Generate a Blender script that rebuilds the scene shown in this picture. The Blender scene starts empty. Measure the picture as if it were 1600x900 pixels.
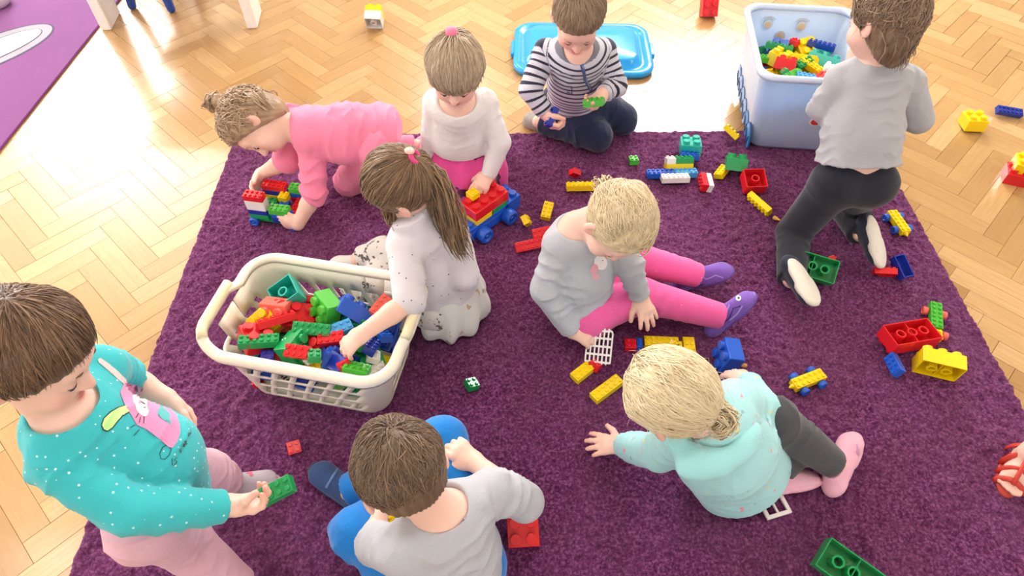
import bpy, bmesh, math, random
import numpy as np
from mathutils import Vector, Matrix, Euler
from mathutils.bvhtree import BVHTree

scene = bpy.context.scene
COL = scene.collection
PI = math.pi

# ------------------------------------------------------------------ camera
CAM_H = 1.6
F_PX = 1060.0
TILT = math.atan(1299.0 / F_PX)          # downward pitch
cam_d = bpy.data.cameras.new('camera')
cam_d.sensor_width = 36.0
cam_d.lens = F_PX / 1600.0 * 36.0
cam_d.clip_start = 0.02
cam = bpy.data.objects.new('camera', cam_d)
COL.objects.link(cam)
cam.location = (0, 0, CAM_H)
cam.rotation_euler = (PI / 2 - TILT, 0, 0)
scene.camera = cam

# ------------------------------------------------------------------ world, daylight, exposure
scene.view_settings.view_transform = 'Standard'
scene.view_settings.look = 'None'
scene.view_settings.gamma = 1.0
scene.view_settings.use_curve_mapping = False
scene.view_settings.exposure = -0.16
world = bpy.data.worlds.new('sky')
scene.world = world
world.use_nodes = True
wn = world.node_tree
bg = wn.nodes['Background']
bg.inputs['Color'].default_value = (0.86, 0.93, 1.0, 1)
bg.inputs['Strength'].default_value = 4.0

# windows of the room, side and front ones added as fill: (wall, centre along wall, width, sill, head, watts)
WINDOWS = [('back', -3.75, 1.9, 1.55, 2.8, 290), ('back', -0.55, 0.6, 1.95, 2.8, 14), ('back', 1.45, 1.5, 1.85, 2.8, 170),
           ('left', 0.6, 2.2, 0.9, 2.6, 75), ('right', 0.2, 2.0, 0.9, 2.6, 35), ('front', 0.0, 3.2, 1.1, 2.7, 22)]
ROOM = (-5.2, 5.2, -3.4, 5.4, 3.0)       # x0 x1 y0 y1 height
for wall, cpos, w, z0, z1, watts in WINDOWS:
    ld = bpy.data.lights.new('daylight_and_fill', 'AREA')  # daylight from the back wall, added fill from the other walls
    ld.shape = 'RECTANGLE'
    ld.size = w; ld.size_y = z1 - z0
    ld.energy = watts
    ld.color = (1.0, 0.985, 0.96)
    lo = bpy.data.objects.new('daylight_and_fill', ld)
    COL.objects.link(lo)
    zc = (z0 + z1) / 2
    if wall == 'back':
        lo.location = (cpos, ROOM[3] - 0.02, zc); lo.rotation_euler = (-PI / 2, 0, 0)
    elif wall == 'front':
        lo.location = (cpos, ROOM[2] + 0.02, zc); lo.rotation_euler = (PI / 2, 0, 0)
    elif wall == 'left':
        lo.location = (ROOM[0] + 0.02, cpos, zc); lo.rotation_euler = (0, -PI / 2, 0)
    else:
        lo.location = (ROOM[1] - 0.02, cpos, zc); lo.rotation_euler = (0, PI / 2, 0)
    if wall in ('left', 'right'):
        ld.size, ld.size_y = z1 - z0, w
# long ceiling lamps, unseen, added as soft fill light
for lx, ly in ((-2.6, 1.4), (0.0, 0.4), (2.6, 1.4), (0.0, 3.2)):
    ld = bpy.data.lights.new('fill_lamp_light', 'AREA')
    ld.shape = 'RECTANGLE'; ld.size = 1.2; ld.size_y = 0.25; ld.energy = 17; ld.color = (1.0, 0.96, 0.9)
    lo = bpy.data.objects.new('fill_lamp_light', ld); COL.objects.link(lo)
    lo.location = (lx, ly, ROOM[4] - 0.09)

# ------------------------------------------------------------------ helpers
_s, _c = math.sin(TILT), math.cos(TILT)
def W(x, y, z=0.0):
    """the point of the room at height z that the photograph shows at pixel (x, y)"""
    v = 450.0 - y
    t = (CAM_H - z) / (F_PX * _s - v * _c)
    return np.array([t * (x - 800.0), t * (F_PX * _c + v * _s), z])

def link(name, mesh, mat=None, parent=None):
    o = bpy.data.objects.new(name, mesh)
    COL.objects.link(o)
    if mat is not None and len(mesh.materials) == 0:
        for m in (mat if isinstance(mat, (list, tuple)) else [mat]):
            mesh.materials.append(m)
    if parent is not None:
        o.parent = parent
    return o

def empty(name, loc=(0, 0, 0), rot=(0, 0, 0)):
    o = bpy.data.objects.new(name, None)
    COL.objects.link(o)
    o.location = loc; o.rotation_euler = rot
    o.empty_display_size = 0.05
    return o

def tag(o, label=None, cat=None, group=None, kind=None):
    if label: o['label'] = label
    if cat: o['category'] = cat
    if group: o['group'] = group
    if kind: o['kind'] = kind
    return o

def mesh_from(name, verts, faces, smooth=False):
    me = bpy.data.meshes.new(name)
    me.from_pydata([tuple(map(float, v)) for v in verts], [], faces)
    me.update()
    if smooth:
        me.polygons.foreach_set('use_smooth', [True] * len(me.polygons))
    return me

class MB:
    """collects boxes, tubes, lathes; build() makes ONE mesh object"""
    def __init__(self): self.v = []; self.f = []
    def add(self, vs, fs):
        n = len(self.v)
        self.v += [tuple(map(float, v)) for v in vs]
        self.f += [tuple(i + n for i in f) for f in fs]
        return self
    def box(self, c, half, M=None, bev=0.0):
        c = np.array(c, float); hx, hy, hz = half
        b = min(bev, hx * .9, hy * .9, hz * .9)
        if b <= 0:
            vs = [np.array([sx * hx, sy * hy, sz * hz]) for sz in (-1, 1) for sx, sy in ((-1, -1), (1, -1), (1, 1), (-1, 1))]
            fs = [(3, 2, 1, 0), (4, 5, 6, 7), (0, 1, 5, 4), (1, 2, 6, 5), (2, 3, 7, 6), (3, 0, 4, 7)]
        else:
            def loop(ix, z):
                X, Y = hx - ix, hy - ix
                return [(-X + b, -Y, z), (X - b, -Y, z), (X, -Y + b, z), (X, Y - b, z), (X - b, Y, z), (-X + b, Y, z), (-X, Y - b, z), (-X, -Y + b, z)]
            vs = [np.array(p) for p in loop(b * .9, -hz) + loop(0, -hz + b) + loop(0, hz - b) + loop(b * .9, hz)]
            fs = [tuple(range(7, -1, -1)), tuple(range(24, 32))]
            for k in range(3):
                for i in range(8):
                    j = (i + 1) % 8
                    fs.append((k * 8 + i, k * 8 + j, k * 8 + 8 + j, k * 8 + 8 + i))
        if M is not None: vs = [np.array(M) @ v for v in vs]
        return self.add([v + c for v in vs], fs)
    def tube(self, pts, r, n=8, caps=True, flat=1.0, up=(0, 0, 1), closed=False):
        pts = [np.array(p, float) for p in pts]
        m = len(pts)
        rs = r if hasattr(r, '__len__') else [r] * m
        vs = []; prev = None
        for i, p in enumerate(pts):
            if closed: t = pts[(i + 1) % m] - pts[i - 1]
            else: t = pts[min(i + 1, m - 1)] - pts[max(i - 1, 0)]
            t = t / (np.linalg.norm(t) + 1e-9)
            u = np.array(up, float) if prev is None else prev
            u = u - t * (u @ t)
            if np.linalg.norm(u) < 1e-4:
                u = np.array([1.0, 0, 0]) - t * t[0]
            u /= np.linalg.norm(u); prev = u
            w = np.cross(t, u)
            for k in range(n):
                a = 2 * PI * k / n
                vs.append(p + rs[i] * (math.cos(a) * u * flat + math.sin(a) * w))
        fs = []
        for i in range(m if closed else m - 1):
            i2 = (i + 1) % m
            for k in range(n):
                k2 = (k + 1) % n
                fs.append((i * n + k, i * n + k2, i2 * n + k2, i2 * n + k))
        if caps and not closed:
            fs.append(tuple(range(n - 1, -1, -1))); fs.append(tuple((m - 1) * n + k for k in range(n)))
        return self.add(vs, fs)
    def lathe(self, prof, n=24, M=None, c=(0, 0, 0)):
        """prof: (r, z) list revolved about z"""
        vs = []
        for r, z in prof:
            for k in range(n):
                a = 2 * PI * k / n
                vs.append(np.array([r * math.cos(a), r * math.sin(a), z]))
        fs = []
        for i in range(len(prof) - 1):
            for k in range(n):
                k2 = (k + 1) % n
                fs.append((i * n + k, i * n + k2, i * n + n + k2, i * n + n + k))
        fs.append(tuple(range(n - 1, -1, -1))); fs.append(tuple((len(prof) - 1) * n + k for k in range(n)))
        if M is not None: vs = [np.array(M) @ v for v in vs]
        return self.add([v + np.array(c) for v in vs], fs)
    def build(self, name, mat, parent=None, smooth=False):
        me = mesh_from(name, self.v, self.f, smooth)
        return link(name, me, mat, parent)

def rotz(a): c, s = math.cos(a), math.sin(a); return np.array([[c, -s, 0], [s, c, 0], [0, 0, 1.0]])
def rotx(a): c, s = math.cos(a), math.sin(a); return np.array([[1, 0, 0], [0, c, -s], [0, s, c]])
def roty(a): c, s = math.cos(a), math.sin(a); return np.array([[c, 0, s], [0, 1, 0], [-s, 0, c]])
def unit(v): v = np.array(v, float); return v / (np.linalg.norm(v) + 1e-12)

# ------------------------------------------------------------------ materials
def srgb(h):
    h = h.lstrip('#')
    v = [int(h[i:i + 2], 16) / 255 for i in (0, 2, 4)]
    return tuple(x / 12.92 if x < .04045 else ((x + .055) / 1.055) ** 2.4 for x in v) + (1,)

def new_mat(name):
    m = bpy.data.materials.new(name); m.use_nodes = True
    nt = m.node_tree
    return m, nt, nt.nodes['Principled BSDF']

def N(nt, kind, **kw):
    n = nt.nodes.new(kind)
    for k, v in kw.items():
        if k in n.inputs: n.inputs[k].default_value = v
        else: setattr(n, k, v)
    return n

def ramp(nt, fac, stops, interp='LINEAR'):
    r = nt.nodes.new('ShaderNodeValToRGB'); r.color_ramp.interpolation = interp
    e = r.color_ramp.elements
    while len(e) < len(stops): e.new(0.5)
    for el, (p, col) in zip(e, stops): el.position = p; el.color = col
    nt.links.new(fac, r.inputs['Fac'])
    return r.outputs['Color']

def mixc(nt, fac, a, b, mode='MIX'):
    m = nt.nodes.new('ShaderNodeMix'); m.data_type = 'RGBA'; m.blend_type = mode
    for sock, v in ((m.inputs[0], fac), (m.inputs[6], a), (m.inputs[7], b)):
        if hasattr(v, 'is_output'): nt.links.new(v, sock)
        else: sock.default_value = v
    return m.outputs[2]

def math_n(nt, op, a, b=None):
    m = nt.nodes.new('ShaderNodeMath'); m.operation = op
    for i, v in enumerate((a, b)):
        if v is None: continue
        if hasattr(v, 'is_output'): nt.links.new(v, m.inputs[i])
        else: m.inputs[i].default_value = v
    return m.outputs[0]

def bump(nt, bsdf, height, strength=0.3, dist=0.002):
    b = N(nt, 'ShaderNodeBump', Strength=strength, Distance=dist)
    nt.links.new(height, b.inputs['Height']); nt.links.new(b.outputs['Normal'], bsdf.inputs['Normal'])

def coords(nt, kind='Object'):
    return nt.nodes.new('ShaderNodeTexCoord').outputs[kind]

_plastic = {}
def plastic(hexcol, rough=0.28, name=None):
    key = (hexcol, rough)
    if key not in _plastic:
        m, nt, b = new_mat('plastic_' + (name or hexcol.lstrip('#')))
        tc = coords(nt)
        n = N(nt, 'ShaderNodeTexNoise', Scale=60.0, Detail=3.0); nt.links.new(tc, n.inputs['Vector'])
        c = srgb(hexcol)
        nt.links.new(mixc(nt, n.outputs['Fac'], tuple(x * .93 for x in c[:3]) + (1,), tuple(min(1, x * 1.06) for x in c[:3]) + (1,)), b.inputs['Base Color'])
        b.inputs['Roughness'].default_value = rough
        b.inputs['Specular IOR Level'].default_value = 0.55
        b.inputs['Subsurface Weight'].default_value = 0.08
        b.inputs['Subsurface Radius'].default_value = (0.006, 0.006, 0.006)
        bump(nt, b, n.outputs['Fac'], 0.06, 0.001)
        _plastic[key] = m
    return _plastic[key]

def fabric(name, hexcol, weave=900.0, rough=0.85, var=0.10, fold=0.25, extra=None):
    """knit or woven cloth: fine weave, soft folds in relief; extra(nt, colour) may overlay a pattern"""
    m, nt, b = new_mat(name)
    tc = coords(nt)
    n1 = N(nt, 'ShaderNodeTexNoise', Scale=weave, Detail=1.0); nt.links.new(tc, n1.inputs['Vector'])
    n2 = N(nt, 'ShaderNodeTexNoise', Scale=22.0, Detail=4.0, Distortion=0.8); nt.links.new(tc, n2.inputs['Vector'])
    c = srgb(hexcol)
    lo = tuple(x * (1 - var) for x in c[:3]) + (1,); hi = tuple(min(1, x * (1 + var)) for x in c[:3]) + (1,)
    col = mixc(nt, n1.outputs['Fac'], lo, hi)
    if extra: col = extra(nt, tc, col)
    nt.links.new(col, b.inputs['Base Color'])
    b.inputs['Roughness'].default_value = rough
    b.inputs['Specular IOR Level'].default_value = 0.2
    b.inputs['Sheen Weight'].default_value = 0.25
    b.inputs['Sheen Roughness'].default_value = 0.5
    h = math_n(nt, 'ADD', math_n(nt, 'MULTIPLY', n2.outputs['Fac'], 3.0), math_n(nt, 'MULTIPLY', n1.outputs['Fac'], 0.25))
    bump(nt, b, h, fold, 0.004)
    return m
# ------------------------------------------------------------------ implicit surfaces: smooth bodies, clothes, hair caps
class SDF:
    def __init__(self): self.ops = []
    def _add(self, fn, lo, hi, k, mode, cut):
        if cut:
            base = fn
            cuts = [(np.array(p, float), unit(n)) for p, n in cut]
            def fn(X, Y, Z):
                d = base(X, Y, Z)
                for p, n in cuts:
                    d = np.maximum(d, (X - p[0]) * n[0] + (Y - p[1]) * n[1] + (Z - p[2]) * n[2])
                return d
        self.ops.append((fn, np.array(lo, float), np.array(hi, float), k, mode))
        return self
    def cone(self, a, b, ra, rb, k=0.01, mode='add', cut=None):
        a = np.array(a, float); b = np.array(b, float); ba = b - a; L2 = max(float(ba @ ba), 1e-9)
        def fn(X, Y, Z):
            px, py, pz = X - a[0], Y - a[1], Z - a[2]
            h = np.clip((px * ba[0] + py * ba[1] + pz * ba[2]) / L2, 0, 1)
            return np.sqrt((px - h * ba[0]) ** 2 + (py - h * ba[1]) ** 2 + (pz - h * ba[2]) ** 2) - (ra + h * (rb - ra))
        r = max(ra, rb)
        return self._add(fn, np.minimum(a, b) - r, np.maximum(a, b) + r, k, mode, cut)
    def ecap(self, a, b, lat, ra, rb, k=0.02, mode='add', cut=None, end=0.5):
        """tapered capsule with elliptic section: ra, rb = (half width along lat, half depth)"""
        a = np.array(a, float); b = np.array(b, float); ba = b - a; L2 = max(float(ba @ ba), 1e-9)
        w = unit(ba); u = np.array(lat, float); u = unit(u - w * (u @ w)); v = np.cross(w, u)
        def fn(X, Y, Z):
            px, py, pz = X - a[0], Y - a[1], Z - a[2]
            h = np.clip((px * ba[0] + py * ba[1] + pz * ba[2]) / L2, 0, 1)
            qx, qy, qz = px - h * ba[0], py - h * ba[1], pz - h * ba[2]
            rx = ra[0] + h * (rb[0] - ra[0]); ry = ra[1] + h * (rb[1] - ra[1])
            m = np.minimum(rx, ry)
            qu = qx * u[0] + qy * u[1] + qz * u[2]; qv = qx * v[0] + qy * v[1] + qz * v[2]; qw = qx * w[0] + qy * w[1] + qz * w[2]
            return (np.sqrt((qu / rx) ** 2 + (qv / ry) ** 2 + (qw / (m * end * 2)) ** 2) - 1) * m
        r = max(ra + rb)
        return self._add(fn, np.minimum(a, b) - r, np.maximum(a, b) + r, k, mode, cut)
    def ell(self, c, r, R=None, k=0.01, mode='add', cut=None):
        c = np.array(c, float); r = np.array(r, float)
        R = np.eye(3) if R is None else np.array(R, float)     # columns = local axes
        def fn(X, Y, Z):
            px, py, pz = X - c[0], Y - c[1], Z - c[2]
            q = [px * R[0, i] + py * R[1, i] + pz * R[2, i] for i in range(3)]
            k0 = np.sqrt((q[0] / r[0]) ** 2 + (q[1] / r[1]) ** 2 + (q[2] / r[2]) ** 2)
            k1 = np.sqrt((q[0] / r[0] ** 2) ** 2 + (q[1] / r[1] ** 2) ** 2 + (q[2] / r[2] ** 2) ** 2) + 1e-9
            return k0 * (k0 - 1) / k1
        m = r.max()
        return self._add(fn, c - m, c + m, k, mode, cut)
    def box(self, c, half, rad, R=None, k=0.005, mode='add', cut=None):
        c = np.array(c, float); half = np.array(half, float) - rad
        R = np.eye(3) if R is None else np.array(R, float)
        def fn(X, Y, Z):
            px, py, pz = X - c[0], Y - c[1], Z - c[2]
            q = [np.abs(px * R[0, i] + py * R[1, i] + pz * R[2, i]) - half[i] for i in range(3)]
            out = np.sqrt(np.maximum(q[0], 0) ** 2 + np.maximum(q[1], 0) ** 2 + np.maximum(q[2], 0) ** 2)
            return out + np.minimum(np.maximum(np.maximum(q[0], q[1]), q[2]), 0) - rad
        m = np.linalg.norm(half) + rad
        return self._add(fn, c - m, c + m, k, mode, cut)
    def plane(self, p, n, k=0.0):
        """keep the side opposite n"""
        p = np.array(p, float); n = unit(n)
        fn = lambda X, Y, Z: (X - p[0]) * n[0] + (Y - p[1]) * n[1] + (Z - p[2]) * n[2]
        self.ops.append((fn, np.full(3, -9.0), np.full(3, 9.0), k, 'int'))
        return self
    @staticmethod
    def _comb(cur, d, k, mode):
        if mode == 'add':
            if k > 0:
                h = np.maximum(k - np.abs(cur - d), 0) / k
                return np.minimum(cur, d) - h * h * k * .25
            return np.minimum(cur, d)
        if mode == 'sub': d = -d
        if k > 0:
            h = np.maximum(k - np.abs(cur - d), 0) / k
            return np.maximum(cur, d) + h * h * k * .25
        return np.maximum(cur, d)
    def at(self, P):
        X, Y, Z = P[:, 0], P[:, 1], P[:, 2]
        cur = np.full(len(P), 1.0)
        for fn, lo, hi, k, mode in self.ops:
            cur = self._comb(cur, fn(X, Y, Z), k, mode)
        return cur
    def mesh(self, h=0.004):
        lo = np.min([o[1] for o in self.ops if o[4] == 'add'], axis=0) - 3 * h
        hi = np.max([o[2] for o in self.ops if o[4] == 'add'], axis=0) + 3 * h
        n = np.ceil((hi - lo) / h).astype(int) + 1
        ax = [(lo[i] + h * np.arange(n[i])).astype(np.float32) for i in range(3)]
        V = np.full(tuple(n), 0.5, np.float32)
        for fn, l, u, k, mode in self.ops:
            m = k + 3 * h
            i0 = np.clip(np.floor((l - m - lo) / h).astype(int), 0, n - 1); i1 = np.clip(np.ceil((u + m - lo) / h).astype(int) + 1, 1, n)
            sl = tuple(slice(i0[i], i1[i]) for i in range(3))
            X = ax[0][sl[0]][:, None, None]; Y = ax[1][sl[1]][None, :, None]; Z = ax[2][sl[2]][None, None, :]
            V[sl] = self._comb(V[sl], fn(X, Y, Z).astype(np.float32), k, mode)
        S = V < 0
        c = np.zeros(tuple(n - 1), np.uint8)
        corners = [(i, j, k) for i in (0, 1) for j in (0, 1) for k in (0, 1)]
        nn = n - 1
        for (i, j, k) in corners:
            c += S[i:i + nn[0], j:j + nn[1], k:k + nn[2]]
        act = np.argwhere((c > 0) & (c < 8))
        idx = np.full(tuple(nn), -1, np.int32)
        idx[act[:, 0], act[:, 1], act[:, 2]] = np.arange(len(act), dtype=np.int32)
        acc = np.zeros((len(act), 3)); cnt = np.zeros(len(act))
        vals = {q: V[act[:, 0] + q[0], act[:, 1] + q[1], act[:, 2] + q[2]].astype(float) for q in corners}
        for a in corners:
            for d in range(3):
                if a[d]: continue
                b = list(a); b[d] = 1; b = tuple(b)
                va, vb = vals[a], vals[b]
                cr = (va < 0) != (vb < 0)
                t = np.where(cr, va / np.where(cr, va - vb, 1), 0)
                p = np.tile(np.array(a, float), (len(act), 1)); p[:, d] += t
                acc[cr] += p[cr]; cnt[cr] += 1
        verts = lo + h * (act + acc / cnt[:, None])
        faces = []
        for d in range(3):
            e1, e2 = [(1, 2), (2, 0), (0, 1)][d]
            sa = [slice(None)] * 3; sb = [slice(None)] * 3
            sa[d] = slice(0, -1); sb[d] = slice(1, None)
            A = S[tuple(sa)]; B = S[tuple(sb)]
            E = np.argwhere(A != B)
            ok = (E[:, e1] > 0) & (E[:, e2] > 0) & (E[:, e1] < n[e1] - 1) & (E[:, e2] < n[e2] - 1)
            E = E[ok]
            if not len(E): continue
            def cell(o1, o2):
                q = E.copy(); q[:, e1] -= o1; q[:, e2] -= o2
                return idx[q[:, 0], q[:, 1], q[:, 2]]
            quad = np.stack([cell(1, 1), cell(0, 1), cell(0, 0), cell(1, 0)], 1)
            ins = A[E[:, 0], E[:, 1], E[:, 2]]
            quad[~ins] = quad[~ins][:, ::-1]
            faces.append(quad)
        return verts, np.concatenate(faces)

def v_normals(v, f):
    a = v[f[:, 2]] - v[f[:, 0]]; b = v[f[:, 3]] - v[f[:, 1]]
    fn = np.cross(a, b)
    n = np.zeros_like(v)
    for i in range(f.shape[1]): np.add.at(n, f[:, i], fn)
    return n / (np.linalg.norm(n, axis=1, keepdims=True) + 1e-12)

def relax(v, f, it=1, lam=0.5):
    for _ in range(it):
        s = np.zeros_like(v); c = np.zeros(len(v))
        for i in range(4):
            for j in ((i + 1) % 4, (i - 1) % 4):
                np.add.at(s, f[:, i], v[f[:, j]]); np.add.at(c, f[:, i], 1)
        v = v + lam * (s / np.maximum(c, 1)[:, None] - v)
    return v

def coarsen(v, f, mask, cell):
    """merge the vertices of a hidden region into cells (one connected surface stays one surface)"""
    key = np.floor(v / cell).astype(np.int64)
    hsh = (key[:, 0] * 73856093) ^ (key[:, 1] * 19349663) ^ (key[:, 2] * 83492791)
    ids = np.where(mask, hsh, -1 - np.arange(len(v)) - 10 ** 14)
    u, inv = np.unique(ids, return_inverse=True)
    cnt = np.bincount(inv); nv = np.stack([np.bincount(inv, v[:, i]) / cnt for i in range(3)], 1)
    g = inv[f]
    polys = []
    keep = np.all(g != np.roll(g, 1, axis=1), axis=1) & (g[:, 0] != g[:, 2]) & (g[:, 1] != g[:, 3])
    polys = [tuple(r) for r in g[keep].tolist()]
    seen = set()
    for r in g[~keep].tolist():
        q = []
        for i in r:
            if i not in q: q.append(i)
        if len(q) == 3:
            s = tuple(sorted(q))
            if s not in seen: seen.add(s); polys.append(tuple(q))
    return nv, polys

def quad_mesh(name, v, polys, mats, attrs=None):
    me = bpy.data.meshes.new(name)
    if isinstance(polys, np.ndarray):
        nf = len(polys)
        me.vertices.add(len(v)); me.vertices.foreach_set('co', v.astype(np.float32).ravel())
        me.loops.add(nf * 4); me.loops.foreach_set('vertex_index', polys.astype(np.int32).ravel())
        me.polygons.add(nf); me.polygons.foreach_set('loop_start', np.arange(0, nf * 4, 4, dtype=np.int32))
        me.update(calc_edges=True); me.validate()
    else:
        me.from_pydata(v.tolist(), [], polys); me.update()
    me.polygons.foreach_set('use_smooth', np.ones(len(me.polygons), bool))
    for an, (typ, data) in (attrs or {}).items():
        at = me.attributes.new(an, typ, 'POINT')
        at.data.foreach_set('color' if typ == 'FLOAT_COLOR' else 'value', data.astype(np.float32).ravel())
    for m in mats: me.materials.append(m)
    return me

def wave_noise(P, freq, seed, oct=3):
    rg = np.random.default_rng(seed)
    out = np.zeros(len(P))
    amp = 1.0
    for o in range(oct):
        for _ in range(4):
            k = rg.normal(size=3); k /= np.linalg.norm(k); k *= freq * (2 ** o) * 2 * PI
            out += amp * np.sin(P @ k + rg.uniform(0, 6.28)) / 3
        amp *= .5
    return out
# ------------------------------------------------------------------ the room
RX0, RX1, RY0, RY1, RH = ROOM
m_wall, nt, b = new_mat('painted_plaster')
n = N(nt, 'ShaderNodeTexNoise', Scale=14.0, Detail=5.0); nt.links.new(coords(nt), n.inputs['Vector'])
nt.links.new(mixc(nt, n.outputs['Fac'], srgb('#ded8cc'), srgb('#efebe2')), b.inputs['Base Color']); b.inputs['Roughness'].default_value = .85
bump(nt, b, n.outputs['Fac'], .1, .002)
m_whitepaint = plastic('#f2f1ee', 0.35, 'white_paint')
m_glass, nt, b = new_mat('window_glass'); b.inputs['Transmission Weight'].default_value = 1.0; b.inputs['Roughness'].default_value = 0.0; b.inputs['IOR'].default_value = 1.1

def wall(name, side):
    ops = sorted([(c - w / 2, c + w / 2, z0, z1) for s, c, w, z0, z1, _ in WINDOWS if s == side])
    a0, a1 = (RX0 - .2, RX1 + .2) if side in ('back', 'front') else (RY0, RY1)
    rects = []; x = a0
    for u0, u1, z0, z1 in ops:
        rects += [(x, u0, 0, RH), (u0, u1, 0, z0), (u0, u1, z1, RH)]; x = u1
    rects.append((x, a1, 0, RH))
    mb = MB()
    for u0, u1, z0, z1 in rects:
        cu, hu, cz, hz = (u0 + u1) / 2, (u1 - u0) / 2, (z0 + z1) / 2, (z1 - z0) / 2
        if side == 'back': mb.box((cu, RY1 + .1, cz), (hu, .1, hz))
        elif side == 'front': mb.box((cu, RY0 - .1, cz), (hu, .1, hz))
        elif side == 'left': mb.box((RX0 - .1, cu, cz), (.1, hu, hz))
        else: mb.box((RX1 + .1, cu, cz), (.1, hu, hz))
    o = mb.build(name, m_wall); o['kind'] = 'structure'
for sd in ('back', 'front', 'left', 'right'): wall('wall_' + sd, sd)
o = MB().box((0, (RY0 + RY1) / 2, RH + .05), ((RX1 - RX0) / 2 + .2, (RY1 - RY0) / 2 + .2, .05)).build('ceiling', m_wall); o['kind'] = 'structure'
for i, (side, cpos, w, z0, z1, _) in enumerate(WINDOWS):  # side and front windows are unseen, added to carry the fill
    mb = MB(); pb = MB(); cz, hz = (z0 + z1) / 2, (z1 - z0) / 2
    bars = [((-w / 2, cz), (.035, hz)), ((w / 2, cz), (.035, hz)), ((0, cz), (.035, hz)), ((0, z0), (w / 2, .04)), ((0, z1), (w / 2, .04))]
    for (u, z), (hu, hh) in bars:
        d = .06
        if side == 'back': mb.box((cpos + u, RY1 + .05, z), (hu, d, hh))
        elif side == 'front': mb.box((cpos + u, RY0 - .05, z), (hu, d, hh))
        elif side == 'left': mb.box((RX0 - .05, cpos + u, z), (d, hu, hh))
        else: mb.box((RX1 + .05, cpos + u, z), (d, hu, hh))
    if side == 'back': pb.box((cpos, RY1 + .15, cz), (w / 2, .003, hz))
    elif side == 'front': pb.box((cpos, RY0 - .15, cz), (w / 2, .003, hz))
    elif side == 'left': pb.box((RX0 - .15, cpos, cz), (.003, w / 2, hz))
    else: pb.box((RX1 + .15, cpos, cz), (.003, w / 2, hz))
    o = mb.build('window_%d' % (i + 1), m_whitepaint); o['kind'] = 'structure'
    pb.build('pane', m_glass, o)
for k, (lx, ly) in enumerate(((-2.6, 1.4), (0.0, 0.4), (2.6, 1.4), (0.0, 3.2))):
    t = empty('fill_lamp', (lx, ly, RH))  # unseen housing over an added fill light
    tag(t, 'added white strip lamp for fill on the ceiling, %s' % ('over the left of the room', 'above the purple rug', 'over the right of the room', 'nearest the tall windows')[k], 'lamp', 'added fill lamps on the ceiling')
    mb = MB(); mb.box((0, 0, -.04), (.66, .16, .04), bev=.01); mb.build('housing', m_whitepaint, t)

# ------------------------------------------------------------------ herringbone parquet
PW, PL = 0.066, 0.272
RUG_YAW = math.radians(0.9)
RUG_X0, RUG_X1, RUG_Y0, RUG_Y1 = -1.01, 1.35, 0.05, 2.045      # before yaw about its centre
RUG_C = np.array([(RUG_X0 + RUG_X1) / 2, (RUG_Y0 + RUG_Y1) / 2, 0])
RUG_H = 0.020
def wood(name, per_object):
    m, nt, b = new_mat(name)
    if per_object:
        rnd = nt.nodes.new('ShaderNodeObjectInfo').outputs['Random']
    else:
        a = nt.nodes.new('ShaderNodeAttribute'); a.attribute_name = 'rnd'; rnd = a.outputs['Fac']
    uv = nt.nodes.new('ShaderNodeAttribute'); uv.attribute_name = 'grain'
    cx = nt.nodes.new('ShaderNodeCombineXYZ'); nt.links.new(math_n(nt, 'MULTIPLY', rnd, 37.0), cx.inputs['Z'])
    va = nt.nodes.new('ShaderNodeVectorMath'); va.operation = 'ADD'
    nt.links.new(uv.outputs['Vector'], va.inputs[0]); nt.links.new(cx.outputs['Vector'], va.inputs[1])
    mp = N(nt, 'ShaderNodeMapping'); mp.inputs['Scale'].default_value = (3.0, 55.0, 1.0)
    nt.links.new(va.outputs['Vector'], mp.inputs['Vector'])
    g = N(nt, 'ShaderNodeTexNoise', Scale=2.2, Detail=6.0, Roughness=0.6, Distortion=0.7); nt.links.new(mp.outputs['Vector'], g.inputs['Vector'])
    base = ramp(nt, rnd, [(0, srgb('#ad8654')), (.3, srgb('#b9925f')), (.7, srgb('#c29c69')), (1, srgb('#ceab7a'))])
    col = mixc(nt, ramp(nt, g.outputs['Fac'], [(.38, (0, 0, 0, 1)), (.75, (1, 1, 1, 1))]), base, mixc(nt, .42, base, srgb('#98713f')))
    nt.links.new(col, b.inputs['Base Color'])
    sm = N(nt, 'ShaderNodeTexNoise', Scale=2.5, Detail=3.0); nt.links.new(coords(nt, 'Generated') if False else uv.outputs['Vector'], sm.inputs['Vector'])
    nt.links.new(ramp(nt, sm.outputs['Fac'], [(.3, (.24,) * 3 + (1,)), (.7, (.36,) * 3 + (1,))]), b.inputs['Roughness'])
    b.inputs['Specular IOR Level'].default_value = .35
    b.inputs['Coat Weight'].default_value = .6; b.inputs['Coat Roughness'].default_value = .17
    bump(nt, b, g.outputs['Fac'], .05, .001)
    return m
m_wood_o = wood('oak_parquet', True); m_wood_s = wood('oak_parquet_far', False)
m_joint = plastic('#9a7448', .8, 'dark_joint')
fl = MB().box(((RX0 + RX1) / 2, (RY0 + RY1) / 2, -.035), ((RX1 - RX0) / 2 + .1, (RY1 - RY0) / 2 + .1, .02)).build('floor', m_joint)
fl['kind'] = 'structure'
pk = MB().box((0, 0, 0), (PL / 2 - .0003, PW / 2 - .0003, .0075), bev=.0006)
pv = np.array(pk.v)
qk = MB().box((0, 0, 0), (PL / 2 - .0008, PW / 2 - .0008, .0075)); qv = np.array(qk.v)
plank_me = mesh_from('plank', pk.v, pk.f)
at = plank_me.attributes.new('grain', 'FLOAT_VECTOR', 'POINT'); at.data.foreach_set('vector', pv.astype(np.float32).ravel())
plank_me.materials.append(m_wood_o)
rng = random.Random(7)
R45 = rotz(PI / 4 + math.radians(1.2))
planks = []
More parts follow.
